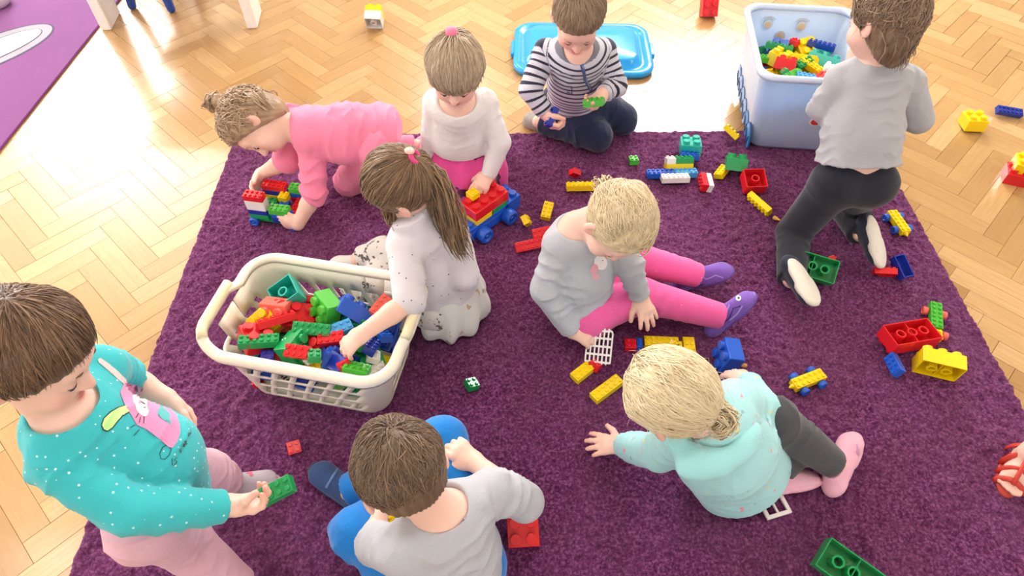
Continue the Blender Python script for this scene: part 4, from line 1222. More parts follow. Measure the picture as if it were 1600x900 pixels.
CR_C, CR_R = np.array([0, -.008, .020]), np.array([.0735, .0865, .0785])
def make_hair(c, R, sc, spec, seed):
    """spec: vol, hairline [(point, normal)], back (how far the cap reaches down), flow, locks, length, rad, curl, fall, tails"""
    rg = np.random.default_rng(seed)
    vol = spec.get('vol', .010)
    rr = CR_R + vol
    S = SDF()
    G = lambda p: c + R @ (np.array(p, float) * sc)
    S.ell(G(CR_C), rr * sc, R, k=.0)
    if spec.get('back', 0) > 0:
        bk_ = spec['back']
        S.ell(G((0, -.038, -.030 - bk_ * .5)), np.array([.060 + vol * .5, .046 + vol * .5, .045 + bk_]) * sc, R, k=.03 * sc)
    for q, rad in spec.get('bumps', []): S.ell(G(q), np.array(rad) * sc, R, k=.015 * sc)
    for p, nrm in spec['hairline']: S.plane(G(p), R @ np.array(nrm, float), k=.006)
    v, f = S.mesh(.0045 * sc if sc > 1 else .0045)
    v = relax(v, f, 1)
    n = v_normals(v, f)
    loc = (v - c) @ R / sc
    # ridges that run with the hair
    flow = spec['flow']; pole = np.array(spec.get('pole', (0, -.03, .1)))
    dvec = loc - pole; az = np.arctan2(dvec[:, 0], dvec[:, 1])
    v = v + n * (.0012 * np.sin(az * 40 + 3 * wave_noise(loc, 12, seed, 1)) + .0012 * wave_noise(loc, 25, seed + 1, 2))[:, None]
    tone = .35 + .2 * np.sin(az * 23) * .5 + .12 * wave_noise(loc, 20, seed, 2)
    # locks
    paths, rads, tones = [], [], []
    K = spec.get('locks', 700); m = 8; Ln = spec.get('length', .09)
    hl = [(np.array(p, float), unit(q)) for p, q in spec['hairline']]
    tries = 0
    while len(paths) < K and tries < K * 12:
        tries += 1
        q = unit(rg.normal(size=3))
        p = CR_C + q * rr
        low = spec.get('low', -.055)
        if p[2] < low: continue
        if any((p - a) @ b2 > -.004 for a, b2 in hl): continue
        L = Ln * rg.uniform(.6, 1.2); st = L / (m - 1)
        lift = rg.uniform(.985, 1.035); ph = rg.uniform(0, 6.28); pts = []
        wob = rg.normal(size=3) * spec.get('wob', .25)
        free = False; dprev = None
        for j in range(m):
            pts.append(p.copy())
            nrm = unit((p - CR_C) / rr ** 2)
            if flow == 'whorl': t = p - pole
            elif flow == 'tie': t = pole - p
            elif flow == 'part':
                t = np.array([np.sign(p[0] - .008 * math.sin(p[1] * 60) + 1e-6) * .9, -.25 + .3 * (p[1] > .03), -.55])
            t = t + wob * np.linalg.norm(t)
            if not free:
                t = t - nrm * (t @ nrm)
                d = unit(t)
                if flow == 'tie' and np.linalg.norm(pole - p) < st * 1.2: d = unit(pole - p)
                p = p + d * st
                e = (p - CR_C) / rr; le = np.linalg.norm(e)
                p = CR_C + e / le * rr * 1 if False else CR_C + e / le * rr * (lift + spec.get('flare', 0) * j / m)
                if p[2] < spec.get('fall', -.02) and flow != 'tie': free = True
            else:
                g = R.T @ np.array([0, 0, -1.0])
                d = unit(unit(d) * .6 + g * .5 + nrm * .1 * rg.normal())
                p = p + d * st
            if spec.get('curl', 0):
                cu = spec['curl']; pts[-1] = pts[-1] + cu * (.3 + j / m) * np.array([math.sin(ph + j * 1.7), math.cos(ph + j * 1.7), math.sin(ph * 2 + j * 1.4)])
        if any((p - a) @ b2 > spec.get('bang', .010) for a, b2 in hl): continue
        pa = np.array(pts); q0 = pa[:1]; lump = spec.get('lump', .0045) * wave_noise(pa * np.array([1, 1, .8]), 11, seed + 7, 2)
        pa = pa + ((pa - CR_C) / np.linalg.norm(pa - CR_C, axis=1, keepdims=True)) * np.maximum(lump, -.001)[:, None]
        paths.append(pa); rads.append(spec.get('rad', .0017) * rg.uniform(.6, 1.3)); tones.append(np.clip(rg.normal(.52, .17), 0, 1))
    # tails: (polyline, radius list, number of locks, scatter)
    wt = [([R.T @ (np.array(q) - c) / sc for q in poly], [t / sc for t in trad], K2, curl) for poly, trad, K2, curl in spec.get('wtails', [])]
    for poly, trad, K2, curl in list(spec.get('tails', [])) + wt:
        poly = np.array(poly, float); seg = np.linspace(0, len(poly) - 1, m)
        base = np.stack([np.interp(seg, range(len(poly)), poly[:, i]) for i in range(3)], 1)
        tr = np.interp(seg, range(len(poly)), trad)
        for _ in range(K2):
            o = unit(rg.normal(size=3)) * rg.uniform(0, 1) ** .5; ph = rg.uniform(0, 6.28); ll = rg.uniform(.75, 1.05)
            s2 = np.clip(seg * ll, 0, len(poly) - 1)
            bs = np.stack([np.interp(s2, range(len(poly)), poly[:, i]) for i in range(3)], 1)
            w2 = np.stack([np.sin(ph + np.arange(m) * .9), np.cos(ph * 1.3 + np.arange(m) * .8), np.sin(ph * 2 + np.arange(m))], 1) * curl
            paths.append(bs + o * np.interp(s2, range(len(poly)), trad)[:, None] + w2); rads.append(spec.get('tail_rad', .0022) * rg.uniform(.7, 1.4)); tones.append(np.clip(rg.normal(.55, .25), 0, 1))
    for k in range(spec.get('stray', 30)):
        q = unit(rg.normal(size=3)); p = CR_C + q * rr
        if p[2] < -.03 or any((p - a) @ b2 > 0 for a, b2 in hl): continue
        d = unit(unit(p - pole if flow != 'tie' else pole - p) + q * .5 + rg.normal(size=3) * .4); pts = []
        g = R.T @ np.array([0, 0, -1.0])
        for j in range(m): pts.append(p + d * j * .006 + (q * .004 * j if j < 3 else 0) + g * .0006 * j * j)
        paths.append(np.array(pts)); rads.append(.00042); tones.append(rg.uniform(.5, 1))
    lv, lf, lt = tube_locks(paths, rads, tones)
    lv = c + (lv * sc) @ R.T
    V = np.concatenate([v, lv]); F = np.concatenate([f, lf + len(v)]); T = np.concatenate([tone, lt])
    return V, F, np.clip(T, 0, 1)

# ------------------------------------------------------------------ people: shoes
def make_shoe(root, org, ankle, fwd, up, mat_u, mat_s, L=.155, wid=.030, open_top=True, trim=None, name='shoe', wedge=.012):
    R = frame(fwd, up); a = np.array(ankle, float)
    G = lambda p: a + R @ np.array(p, float)
    h0 = -.046
    S = SDF()
    toe = L * .70
    S.ecap(G((0, -L * .22, h0 + .016)), G((0, toe - wid * 1.05, h0 + .015)), R[:, 0], (wid * .88, .019), (wid * 1.06, .017), k=.0, end=.9)
    S.cone(G((0, -L * .20, h0 + .018)), G((0, -L * .10, h0 + .052)), wid * .84, wid * .78, k=.012)
    S.cone(G((0, L * .02, h0 + .036)), G((0, toe * .62, h0 + .020)), wid * .72, wid * .66, k=.016)
    if open_top: S.ell(G((0, -L * .08, h0 + .070)), (wid * .80, L * .19, .022), R, k=.006, mode='sub')
    S.plane(G((0, 0, h0 + .002)), -R[:, 2])
    v, f = S.mesh(.0035); v = relax(v, f, 1)
    sh = link(name, quad_mesh(name, v - org, f, [mat_u]), None, root)
    prof = []
    n = 40; lo = []
    for k in range(n):
        t = 2 * PI * k / n; y = math.cos(t); x = math.sin(t)
        yy = (toe + .004 - (-L * .30)) / 2 * y + (toe + .004 - L * .30) / 2
        ww = wid * (1.10 if y > 0 else .95) * (1 - .10 * math.exp(-((y + .1) / .35) ** 2))
        lo.append((ww * math.copysign(abs(x) ** .8, x), yy))
    loops = [[G((x * s, (y - toe * .3) * s + toe * .3, h0 + z)) - org for x, y in lo] for s, z in ((.90, -.002), (1.0, .002), (1.02, .007), (1.0, wedge), (.85, wedge + .002))]
    vs, fs = loops_mesh(loops, True, True)
    MB().add(vs, [q[::-1] for q in fs]).build('sole', mat_s, sh, True)
    return sh, G

# ------------------------------------------------------------------ people: the figure
def seg_param(P, chain):
    """distance along a chain of points for the nearest place on it"""
    best = np.full(len(P), 9.0); out = np.zeros(len(P)); acc = 0.0; first = True
    for a, b in zip(chain[:-1], chain[1:]):
        ba = b - a; l = np.linalg.norm(ba); h = np.clip(((P - a) @ ba) / (l * l), 0, 1)
        d = np.linalg.norm(P - a - h[:, None] * ba, axis=1)
        m = d < best; hh = np.clip(((P - a) @ ba) / (l * l), -4, 1) if first else h; first = False
        out[m] = acc + hh[m] * l; best[m] = d[m]; acc += l
    return out, best

def make_person(K):
    g = lambda k, d=None: K.get(k, d)
    sc = g('scale', 1.0)
    pv, nb = np.array(K['pelvis']), np.array(K['neck'])
    org = np.array([pv[0], pv[1], g('base', RUG_H)])
    root = empty('person', tuple(org)); tag(root, K['label'], 'child', g('group', 'children playing with bricks'))
    shL, shR = np.array(K['sh'][0]), np.array(K['sh'][1])
    lat = unit(shR - shL); ax = unit(nb - pv)
    lat_p = unit(np.array(g('hiplat', lat)))
    hpL, hpR = pv - lat_p * .050 * sc, pv + lat_p * .050 * sc
    if 'hip' in K: hpL, hpR = map(np.array, K['hip'])
    c = np.array(K['head']); R = frame(K['face'], K['up'])
    tsc = sc; hsc = sc * g('head_sc', .945)
    G = lambda p: c + R @ (np.array(p, float) * hsc)
    # ---- clothes first (their fields tell which skin is hidden)
    shirt = SDF()
    to = g('torso', (.098, .080, .100, .078))
    top = nb - ax * .050 * sc
    low = pv + ax * g('hem', -.02)
    mid = pv * .5 + top * .5 + unit(np.cross(lat, ax)) * 0
    bulge = np.array(g('curve', (0, 0, 0)), float)
    mid = mid + bulge
    fl_ = g('flare', 1.10)
    shirt.ecap(low, mid, lat * .5 + lat_p * .5, (to[0] * sc * fl_, to[1] * sc * fl_), (to[0] * sc * .98, to[1] * 1.02 * sc), k=0, cut=[(low, -unit(mid - low))], end=.5)
    shirt.ecap(mid, top, lat, (to[0] * sc * .98, to[1] * 1.02 * sc), (to[2] * .93 * sc, to[3] * .95 * sc), k=.03)
    for s in (shL, shR): shirt.cone(top + ax * .015 * sc, s, .050 * sc, .039 * sc, k=.03)
    sl = g('sleeve', (1.0, 1.0)); el, wr = K['el'], K['wr']
    ar = g('arm_r', (.040, .035, .027)); bodyS = SDF()
    for i, s in enumerate((shL, shR)):
        e, w = np.array(el[i]), np.array(wr[i])
        q = sl[i] if hasattr(sl, '__len__') else sl
        if q >= 0:
            shirt.cone(s, e, ar[0] * sc, ar[1] * sc, k=g('arm_k', .012))
            ce = e + (w - e) * q
            shirt.cone(e, ce, ar[1] * sc, (ar[1] + (ar[2] - ar[1]) * q) * sc, k=.012, cut=[(ce, w - e)])
        else:
            ce = s + (e - s) * (-q)
            shirt.cone(s, ce, ar[0] * sc, ar[1] * 1.05 * sc, k=.022, cut=[(ce, e - s)])
    for op in g('shirt_extra', []): getattr(shirt, op[0])(*op[1], **op[2])
    nr = g('neck_r', .052)
    nf = unit(np.cross(ax, lat)) if g('neck_front') is None else np.array(K['neck_front'])
    if nr > 0: shirt.ell(nb + ax * .016 * sc + nf * .008, (nr * sc, nr * sc, .045 * sc), np.stack([lat, unit(np.cross(ax, lat)), ax], 1), k=.006, mode='sub')
    pants = SDF(); lr = g('leg_r', (.060, .048, .037)); kn, an = K['kn'], K['an']
    se = g('seat', 1.0)
    pants.ecap(hpL, hpR, ax, (.066 * sc * se, .068 * sc * se), (.066 * sc * se, .068 * sc * se), k=0, end=.55)
    pants.ecap(pv, pv + ax * .04 * sc, lat_p, (.084 * sc * se, .066 * sc * se), (.080 * sc * se, .062 * sc * se), k=.02)
    pe = g('pant_end', .93)
    for i, s in enumerate((hpL, hpR)):
        k_, a_ = np.array(kn[i]), np.array(an[i]); ce = k_ + (a_ - k_) * pe
        pants.cone(s, k_, lr[0] * sc, lr[1] * sc, k=.028)
        pants.cone(k_, ce, lr[1] * sc, lr[2] * sc, k=.014, cut=[(ce, a_ - k_)])
    # ---- body, one surface
    B = bodyS
    B.ecap(pv, mid, lat_p, (.080 * sc, .060 * sc), (.080 * sc, .062 * sc), k=0)
    B.ecap(mid, top, lat, (.080 * sc, .062 * sc), (.082 * sc, .058 * sc), k=.02)
    for s in (shL, shR): B.cone(top + ax * .02 * sc, s, .036 * sc, .030 * sc, k=.03)
    for i, s in enumerate((hpL, hpR)):
        k_, a_ = np.array(kn[i]), np.array(an[i])
        B.cone(s, k_, .050 * sc, .038 * sc, k=.02); B.cone(k_, k_ + (a_ - k_) * .45, .038 * sc, .035 * sc, k=.01); B.cone(k_ + (a_ - k_) * .4, a_, .035 * sc, .024 * sc, k=.01)
        fd = np.array(K['foot'][i][0])
        if g('bare'):
            Rf = frame(fd, K['foot'][i][1]); F_ = lambda p: a_ + Rf @ np.array(p, float)
            B.cone(F_((0, -.022, -.028)), F_((0, .05, -.030)), .022, .020, k=.012); B.ecap(F_((0, .04, -.034)), F_((0, .072, -.038)), Rf[:, 0], (.026, .013), (.029, .010), k=.012)
            for q_ in range(5): B.cone(F_((-.022 + q_ * .011, .078, -.038)), F_((-.023 + q_ * .0115, .100 - .0045 * abs(q_ - (3 if i == 0 else 1)), -.039)), .0068, .0066, k=.003)
        else: B.cone(a_ - np.array(K['foot'][i][1]) * .024, a_ + unit(fd) * .055 - np.array(K['foot'][i][1]) * .030, .020, .016, k=.012)
    skull = G((0, -.018, -.040))
    B.cone(nb - ax * .01, skull, .041 * sc, .037 * sc, k=.022)
    # head
    E = lambda p, r, k=.012, mode='add', rot=None: B.ell(G(p), np.array(r) * hsc, R if rot is None else R @ rot, k=k * hsc, mode=mode)
    E((0, -.008, .020), (.072, .085, .077), .02)
    E((0, .028, -.030), (.057, .053, .060), .025)
    E((0, .048, -.072), (.030, .028, .024), .022)
    for s in (-1, 1): E((s * .030, .050, -.046), (.027, .026, .025), .018)
    E((0, .066, .016), (.046, .016, .022), .02)
    for s in (-1, 1): E((s * .0285, .088, -.010), (.017, .014, .012), .012, 'sub')
    for s in (-1, 1): E((s * .0285, .0655, -.011), (.0155, .0145, .0135), .004)
    B.cone(G((0, .078, -.006)), G((0, .0925, -.034)), .0065 * hsc, .0098 * hsc, k=.008 * hsc)
    for s in (-1, 1): E((s * .0085, .084, -.0375), (.0068, .0075, .0062), .005)
    E((0, .0785, -.0545), (.017, .0085, .0052), .004); E((0, .0765, -.0645), (.0145, .0085, .0062), .004)
    for s in (-1, 1):
        ro = rotz(s * .28)
        E((s * .0770, -.008, -.016), (.0085, .0185, .0275), .006, 'add', ro); E((s * .0842, .000, -.013), (.0050, .0100, .017), .004, 'sub', ro)
    tips = []
    for i, s in enumerate((shL, shR)):
        e, w = np.array(el[i]), np.array(wr[i])
        B.cone(s, e, .031 * sc, .027 * sc, k=.012); B.cone(e, e + (w - e) * .4, .027 * sc, .0265 * sc, k=.008); B.cone(e + (w - e) * .35, w, .0265 * sc, .0195 * sc, k=.008)
        hk = dict(K['hand'][i]); hand(B, tips, w, hk.pop('d'), hk.pop('palm'), hk.pop('ts', -1 if i == 0 else 1), sc=sc * g('hand_sc', 1.0), **hk)
    v, f = B.mesh(g('body_h', .0030)); v = relax(v, f, 1, .4)
    hid = np.minimum(shirt.at(v), pants.at(v)) < -.007
    v, polys = coarsen(v, f, hid, .016)
    loc = (v - c) @ R / hsc
    tint = np.tile(SKIN, (len(v), 1))
    def blend(w, colr):
        w = np.clip(w, 0, 1)[:, None]; return tint * (1 - w) + colr * w
    for s in (-1, 1):
        tint = blend(.65 * np.exp(-(((loc - np.array([s * .036, .068, -.040])) / .017) ** 2).sum(1)), ROSY)
        tint = blend(.8 * np.exp(-(((loc - np.array([s * .08, 0, -.016])) / .02) ** 2).sum(1)), ROSY)
        tint = blend(.55 * np.exp(-(((loc - np.array([s * .0285, .079, -.008])) / np.array([.015, .02, .009])) ** 2).sum(1)), LID)
    tint = blend(.5 * np.exp(-(((loc - np.array([0, .10, -.036])) / .013) ** 2).sum(1)), ROSY)
    for p, r in (((0, .084, -.0545), (.0165, .012, .0042)), ((0, .084, -.0645), (.014, .012, .0052))):
        tint = blend(1.6 * np.exp(-(((loc - np.array(p)) / np.array(r)) ** 2).sum(1)), LIPS)
    for t in tips: tint = blend(.5 * np.exp(-(((v - t) / .011) ** 2).sum(1)), ROSY)
    body = link('body', quad_mesh('body', v - org, polys, [M_SKIN], {'tint': ('FLOAT_COLOR', np.concatenate([tint, np.ones((len(v), 1))], 1))}), None, root)
    # ---- eyes: lowered lids, a sliver of eye, lashes and brows
    hm = K['hair_mat']
    for s in (-1, 1):
        mb = MB(); mb.lathe([(.0129 * hsc * math.sin(a), -.0129 * hsc * math.cos(a)) for a in np.linspace(.05, PI - .05, 9)], 14, R, G((s * .0285, .0665, -.0135)) - org); eo = mb.build('eye', M_EYE, root, True)
        mb = MB(); mb.lathe([(.0062 * hsc * math.sin(a), -.0062 * hsc * math.cos(a)) for a in np.linspace(.05, PI - .05, 7)], 12, R, G((s * .0285, .0742, -.0200)) - org); mb.build('iris', M_IRIS, eo, True)
        pts = [G((s * .0285 + q * .0135, .0802 - .0045 * q * q - .002 * abs(q), -.0150 + .004 * q * q)) - org for q in np.linspace(-1, 1, 9)]
        mb = MB(); mb.tube(pts, [.0004, .0009, .0012, .0013, .0013, .0013, .0012, .0009, .0004], 6); mb.build('eyelashes', M_IRIS, body, True)
        pts = [G((s * (.0285 + q * .016), .0825 - .006 * (q + .3) ** 2 - .006 * max(q, 0), .0115 + .003 * (1 - q * q))) - org for q in np.linspace(-1, 1, 9)]
        mb = MB(); mb.tube(pts, [.0006, .0016, .002, .0022, .0022, .002, .0017, .0012, .0005], 6); me_ = mb.build('eyebrow', hm, body, True)
        at_ = me_.data.attributes.new('tone', 'FLOAT', 'POINT'); at_.data.foreach_set('value', np.full(len(me_.data.vertices), .4, np.float32))
    # ---- clothes meshes
    out = {'root': root, 'org': org, 'G': G, 'R': R}
    fa = g('fold', .0048)
    def cloth(name, S, mat, seed, chains, amp):
        v, f = S.mesh(g('cloth_h', .0048)); v = relax(v, f, 1, .4)
        n = v_normals(v, f)
        prs = [seg_param(v, ch) for ch in chains]
        bi = np.argmin(np.stack([p[1] - (.050 if i == 0 else 0) for i, p in enumerate(prs)], 1), 1)
        along = np.stack([p[0] + 1.0 * i for i, p in enumerate(prs)], 1)[np.arange(len(v)), bi]
        wn_ = wave_noise(v, 9, seed, 2)
        ph = along * 2 * PI / .040 + wn_ * 2.6
        crease = (1.3 - 2.2 * np.abs(np.sin(ph * .5)) ** .7) * np.clip(wave_noise(v, 5, seed + 3, 1) + .35, 0, 1)
        amt = np.where(bi == 0, .55, 1.0)
        v = v + n * (amp * (.6 * wave_noise(v, 7, seed + 5, 2) + amt * crease))[:, None]
        me = quad_mesh(name, v - org, f, [mat], {'along': ('FLOAT', along % 1.0)})
        return link(name, me, None, root)
    seed = K['seed']
    chT = [pv - ax * .1, pv, mid, nb]
    def soft(a, b, d):
        m0, m1 = (a + b) / 2, (b + d) / 2
        return [a] + [m0 * (1 - t) ** 2 + 2 * t * (1 - t) * b + m1 * t * t for t in np.linspace(0, 1, 9)] + [d]
    arms = [[np.array(s) + (nb - ax * .03 - np.array(s)) * .45] + soft(np.array(s), np.array(el[i]), np.array(wr[i])) for i, s in enumerate((shL, shR))]
    legs = [soft(hpL if i == 0 else hpR, np.array(kn[i]), np.array(an[i])) for i in (0, 1)]
    out['shirt'] = cloth(g('shirt_name', 'shirt'), shirt, K['shirt_mat'], seed, [chT] + arms, fa)
    out['pants'] = cloth(g('pants_name', 'trousers'), pants, K['pants_mat'], seed + 11, [[pv, pv + ax * .1]] + legs, g('pant_fold', fa * .8))
    out['shirt_sdf'] = shirt
    # ---- shoes
    out['shoes'] = []
    for i in (0, 1):
        sd = K['shoe'][i] if isinstance(K.get('shoe'), (list, tuple)) else K.get('shoe')
        if sd: out['shoes'].append(make_shoe(root, org, an[i], K['foot'][i][0], K['foot'][i][1], **sd))
    # ---- hair
    V, F, T = make_hair(c, R, hsc, K['hair'], seed + 40)
    out['hair'] = link('hair', quad_mesh('hair', V - org, F, [hm], {'tone': ('FLOAT', T)}), None, root)
    return out

def torus(mb, c, axis, r0, r1, n=20, m=8):
    axis = unit(axis); u = unit(np.cross(axis, (.3, .5, .8))); w = np.cross(axis, u)
    pts = [np.array(c) + r0 * (math.cos(2 * PI * k / n) * u + math.sin(2 * PI * k / n) * w) for k in range(n)]
    return mb.tube(pts, r1, m, closed=True, up=axis)

# ------------------------------------------------------------------ flat prints and trims that lie on the cloth
from mathutils.geometry import delaunay_2d_cdt
_bvh = {}
def bvh_of(o):
    if o.name not in _bvh:
        me = o.data; off = o.parent.location
        vs = [Vector(v.co) + off for v in me.vertices]
        _bvh[o.name] = BVHTree.FromPolygons(vs, [tuple(p.vertices) for p in me.polygons])
    return _bvh[o.name]
CAMP = Vector((0, 0, CAM_H))
def decal(o, poly, mat, name='print', off=.0012, step=3.0):
    """lay a printed shape on the cloth surface; poly is its outline as seen in the photograph"""
    t = bvh_of(o)
    poly = [Vector(p) for p in poly]; n = len(poly)
    pts = list(poly); edges = [(i, (i + 1) % n) for i in range(n)]
    xs, ys = [p.x for p in poly], [p.y for p in poly]
    def inside(x, y):
        r = False
        for i in range(n):
            a, b = poly[i], poly[i - 1]
            if (a.y > y) != (b.y > y) and x < (b.x - a.x) * (y - a.y) / (b.y - a.y) + a.x: r = not r
        return r
    x = min(xs) + step / 2
    while x < max(xs):
        y = min(ys) + step / 2
        while y < max(ys):
            if inside(x, y): pts.append(Vector((x, y)))
            y += step
        x += step
    r = delaunay_2d_cdt(pts, edges, [list(range(n))], 1, 1e-4)
    vs, ok = [], []
    for p in r[0]:
        q = W(p.x, p.y, 0.0); d = (Vector(q) - CAMP).normalized()
        h = t.ray_cast(CAMP, d)
        if h[0] is None: vs.append(Vector((0, 0, 0))); ok.append(False); continue
        nn = h[1] if h[1].dot(d) < 0 else -h[1]
        vs.append(h[0] + nn * off - o.parent.location); ok.append(True)
    fs = [tuple(f) for f in r[2] if all(ok[i] for i in f)]
    used = sorted({i for f in fs for i in f}); mp = {k: j for j, k in enumerate(used)}
    me = mesh_from(name, [vs[i] for i in used], [tuple(mp[i] for i in f) for f in fs], True)
    return link(name, me, mat, o)
def ell_poly(cx, cy, a, b, ang=0, n=20):
    ca, sa = math.cos(math.radians(ang)), math.sin(math.radians(ang))
    return [(cx + a * math.cos(t) * ca - b * math.sin(t) * sa, cy + a * math.cos(t) * sa + b * math.sin(t) * ca) for t in [2 * PI * k / n for k in range(n)]]
def stroke(o, pts, w, mat, name='print_line', off=.0018):
    """a drawn line on the cloth"""
    L, Rr = [], []
    for i, p in enumerate(pts):
        a, b = pts[max(i - 1, 0)], pts[min(i + 1, len(pts) - 1)]
        d = math.hypot(b[0] - a[0], b[1] - a[1]) + 1e-6; nx, ny = -(b[1] - a[1]) / d * w / 2, (b[0] - a[0]) / d * w / 2
        L.append((p[0] + nx, p[1] + ny)); Rr.append((p[0] - nx, p[1] - ny))
    return decal(o, L + Rr[::-1], mat, name, off)
# ------------------------------------------------------------------ the children
HL_GIRL = [((0, .070, .046), (0, .806, -.59))]
HL_BOY = [((0, .072, .050), (0, .806, -.59)), ((0, -.002, .006), (0, .50, -.866))]
def dots(col, scale, size, jitter=.25):
    def fn(nt, tc, base):
        v = nt.nodes.new('ShaderNodeTexVoronoi'); v.inputs['Scale'].default_value = scale; v.inputs['Randomness'].default_value = jitter
        nt.links.new(tc, v.inputs['Vector'])
        f = ramp(nt, v.outputs['Distance'], [(size * .85, (1, 1, 1, 1)), (size, (0, 0, 0, 1))])
        return mixc(nt, f, base, srgb(col))
    return fn
def stripes(col, period, duty):
    def fn(nt, tc, base):
        a = nt.nodes.new('ShaderNodeAttribute'); a.attribute_name = 'along'
        fr = math_n(nt, 'FRACT', math_n(nt, 'DIVIDE', a.outputs['Fac'], period))
        f = ramp(nt, fr, [(duty - .05, (1, 1, 1, 1)), (duty, (0, 0, 0, 1)), (.96, (0, 0, 0, 1)), (1.0, (1, 1, 1, 1))])
        return mixc(nt, f, base, srgb(col))
    return fn
def blots(cols, scale, lo):
    def fn(nt, tc, base):
        for i, c in enumerate(cols):
            mp = N(nt, 'ShaderNodeMapping'); mp.inputs['Location'].default_value = (3.1 * i, 7.7 * i, 1.3 * i); nt.links.new(tc, mp.inputs['Vector'])
            n = N(nt, 'ShaderNodeTexNoise', Scale=scale, Detail=2.0); nt.links.new(mp.outputs['Vector'], n.inputs['Vector'])
            base = mixc(nt, ramp(nt, n.outputs['Fac'], [(lo, (0, 0, 0, 1)), (lo + .03, (1, 1, 1, 1))]), base, srgb(c))
        return base
    return fn
GIRL = dict(vol=.010, hairline=HL_GIRL, back=.0, flow='tie', pole=(0, -.085, .045), locks=1000, length=.10, rad=.0016, wob=.10)
BOY = dict(vol=.0075, hairline=HL_BOY, back=.012, flow='whorl', pole=(.012, -.050, .085), locks=1300, length=.055, rad=.0016, wob=.30, low=-.05, bang=.001, stray=0)
GRIP = dict(curl=(.7, .9, .6), thumb=(.7, .3, .7), thumb_curl=.5)
FLAT = dict(curl=(.12, .18, .15), spread=1.8)
ppl = {}
Z = np.array([0, 0, 1.0])

def k1():
    return make_person(dict(seed=101, label='child in a pink top crawling over a brick truck at the rug corner',
        pelvis=W(592, 212, .26), neck=W(462, 203, .31), hiplat=(0, 1, 0),
        head=W(398, 192, .335), face=(-.10, -.62, -.80), up=(-.93, .12, .22),
        sh=(W(486, 226, .275), W(456, 186, .28)), el=(W(492, 300, .15), W(448, 250, .19)), wr=(W(466, 350, .055), W(408, 272, .10)),
        hand=(dict(d=(-1, .25, -.1), palm=(.1, 1, .1), curl=(.35, .5, .4), thumb=(.7, .5, .3)), dict(d=(-.3, -.9, -.3), palm=(.9, -.3, 0), curl=(.3, .4, .4))),
        sleeve=(.22, .12), torso=(.095, .085, .095, .080), hem=-.05, neck_r=.046, arm_r=(.044, .040, .031),
        kn=(W(543, 284, .055), W(560, 235, .06)), an=(W(640, 262, .06), W(650, 228, .06)), foot=((( .9, .3, -.3), (.1, -.2, .95)), ((.9, .2, -.3), (0, 0, 1))),
        shirt_mat=fabric('pink_jersey', '#f085a8'), pants_mat=fabric('rose_leggings', '#ea86a8', extra=None),
        hair_mat=hair_mat('light_brown_curls', '#7a6046', '#ad9074', '#d8c0a2'),
        hair=dict(GIRL, vol=.014, pole=(0, -.055, .095), curl=.006, locks=900, rad=.0022, wob=.5, stray=120, back=.02, bumps=[((0, -.055, .112), (.026, .026, .022)), ((.05, -.06, -.02), (.03, .03, .03)), ((-.05, -.06, -.02), (.03, .03, .03))],
                  tails=[(((s * .03, -.07, .02), (s * .06, -.075, -.02), (s * .065, -.06, -.06)), (.02, .03, .02), 60, .010) for s in (-1, 1)] + [(((0, -.05, .10), (.01, -.07, .13), (-.01, -.04, .14), (0, -.03, .115)), (.012, .02, .02, .01), 60, .006)]),
        shoe=dict(mat_u=fabric('pink_slipper', '#e79ab4'), mat_s=plastic('#d77f9e', .6, 'pink_rubber')), pant_end=.97))
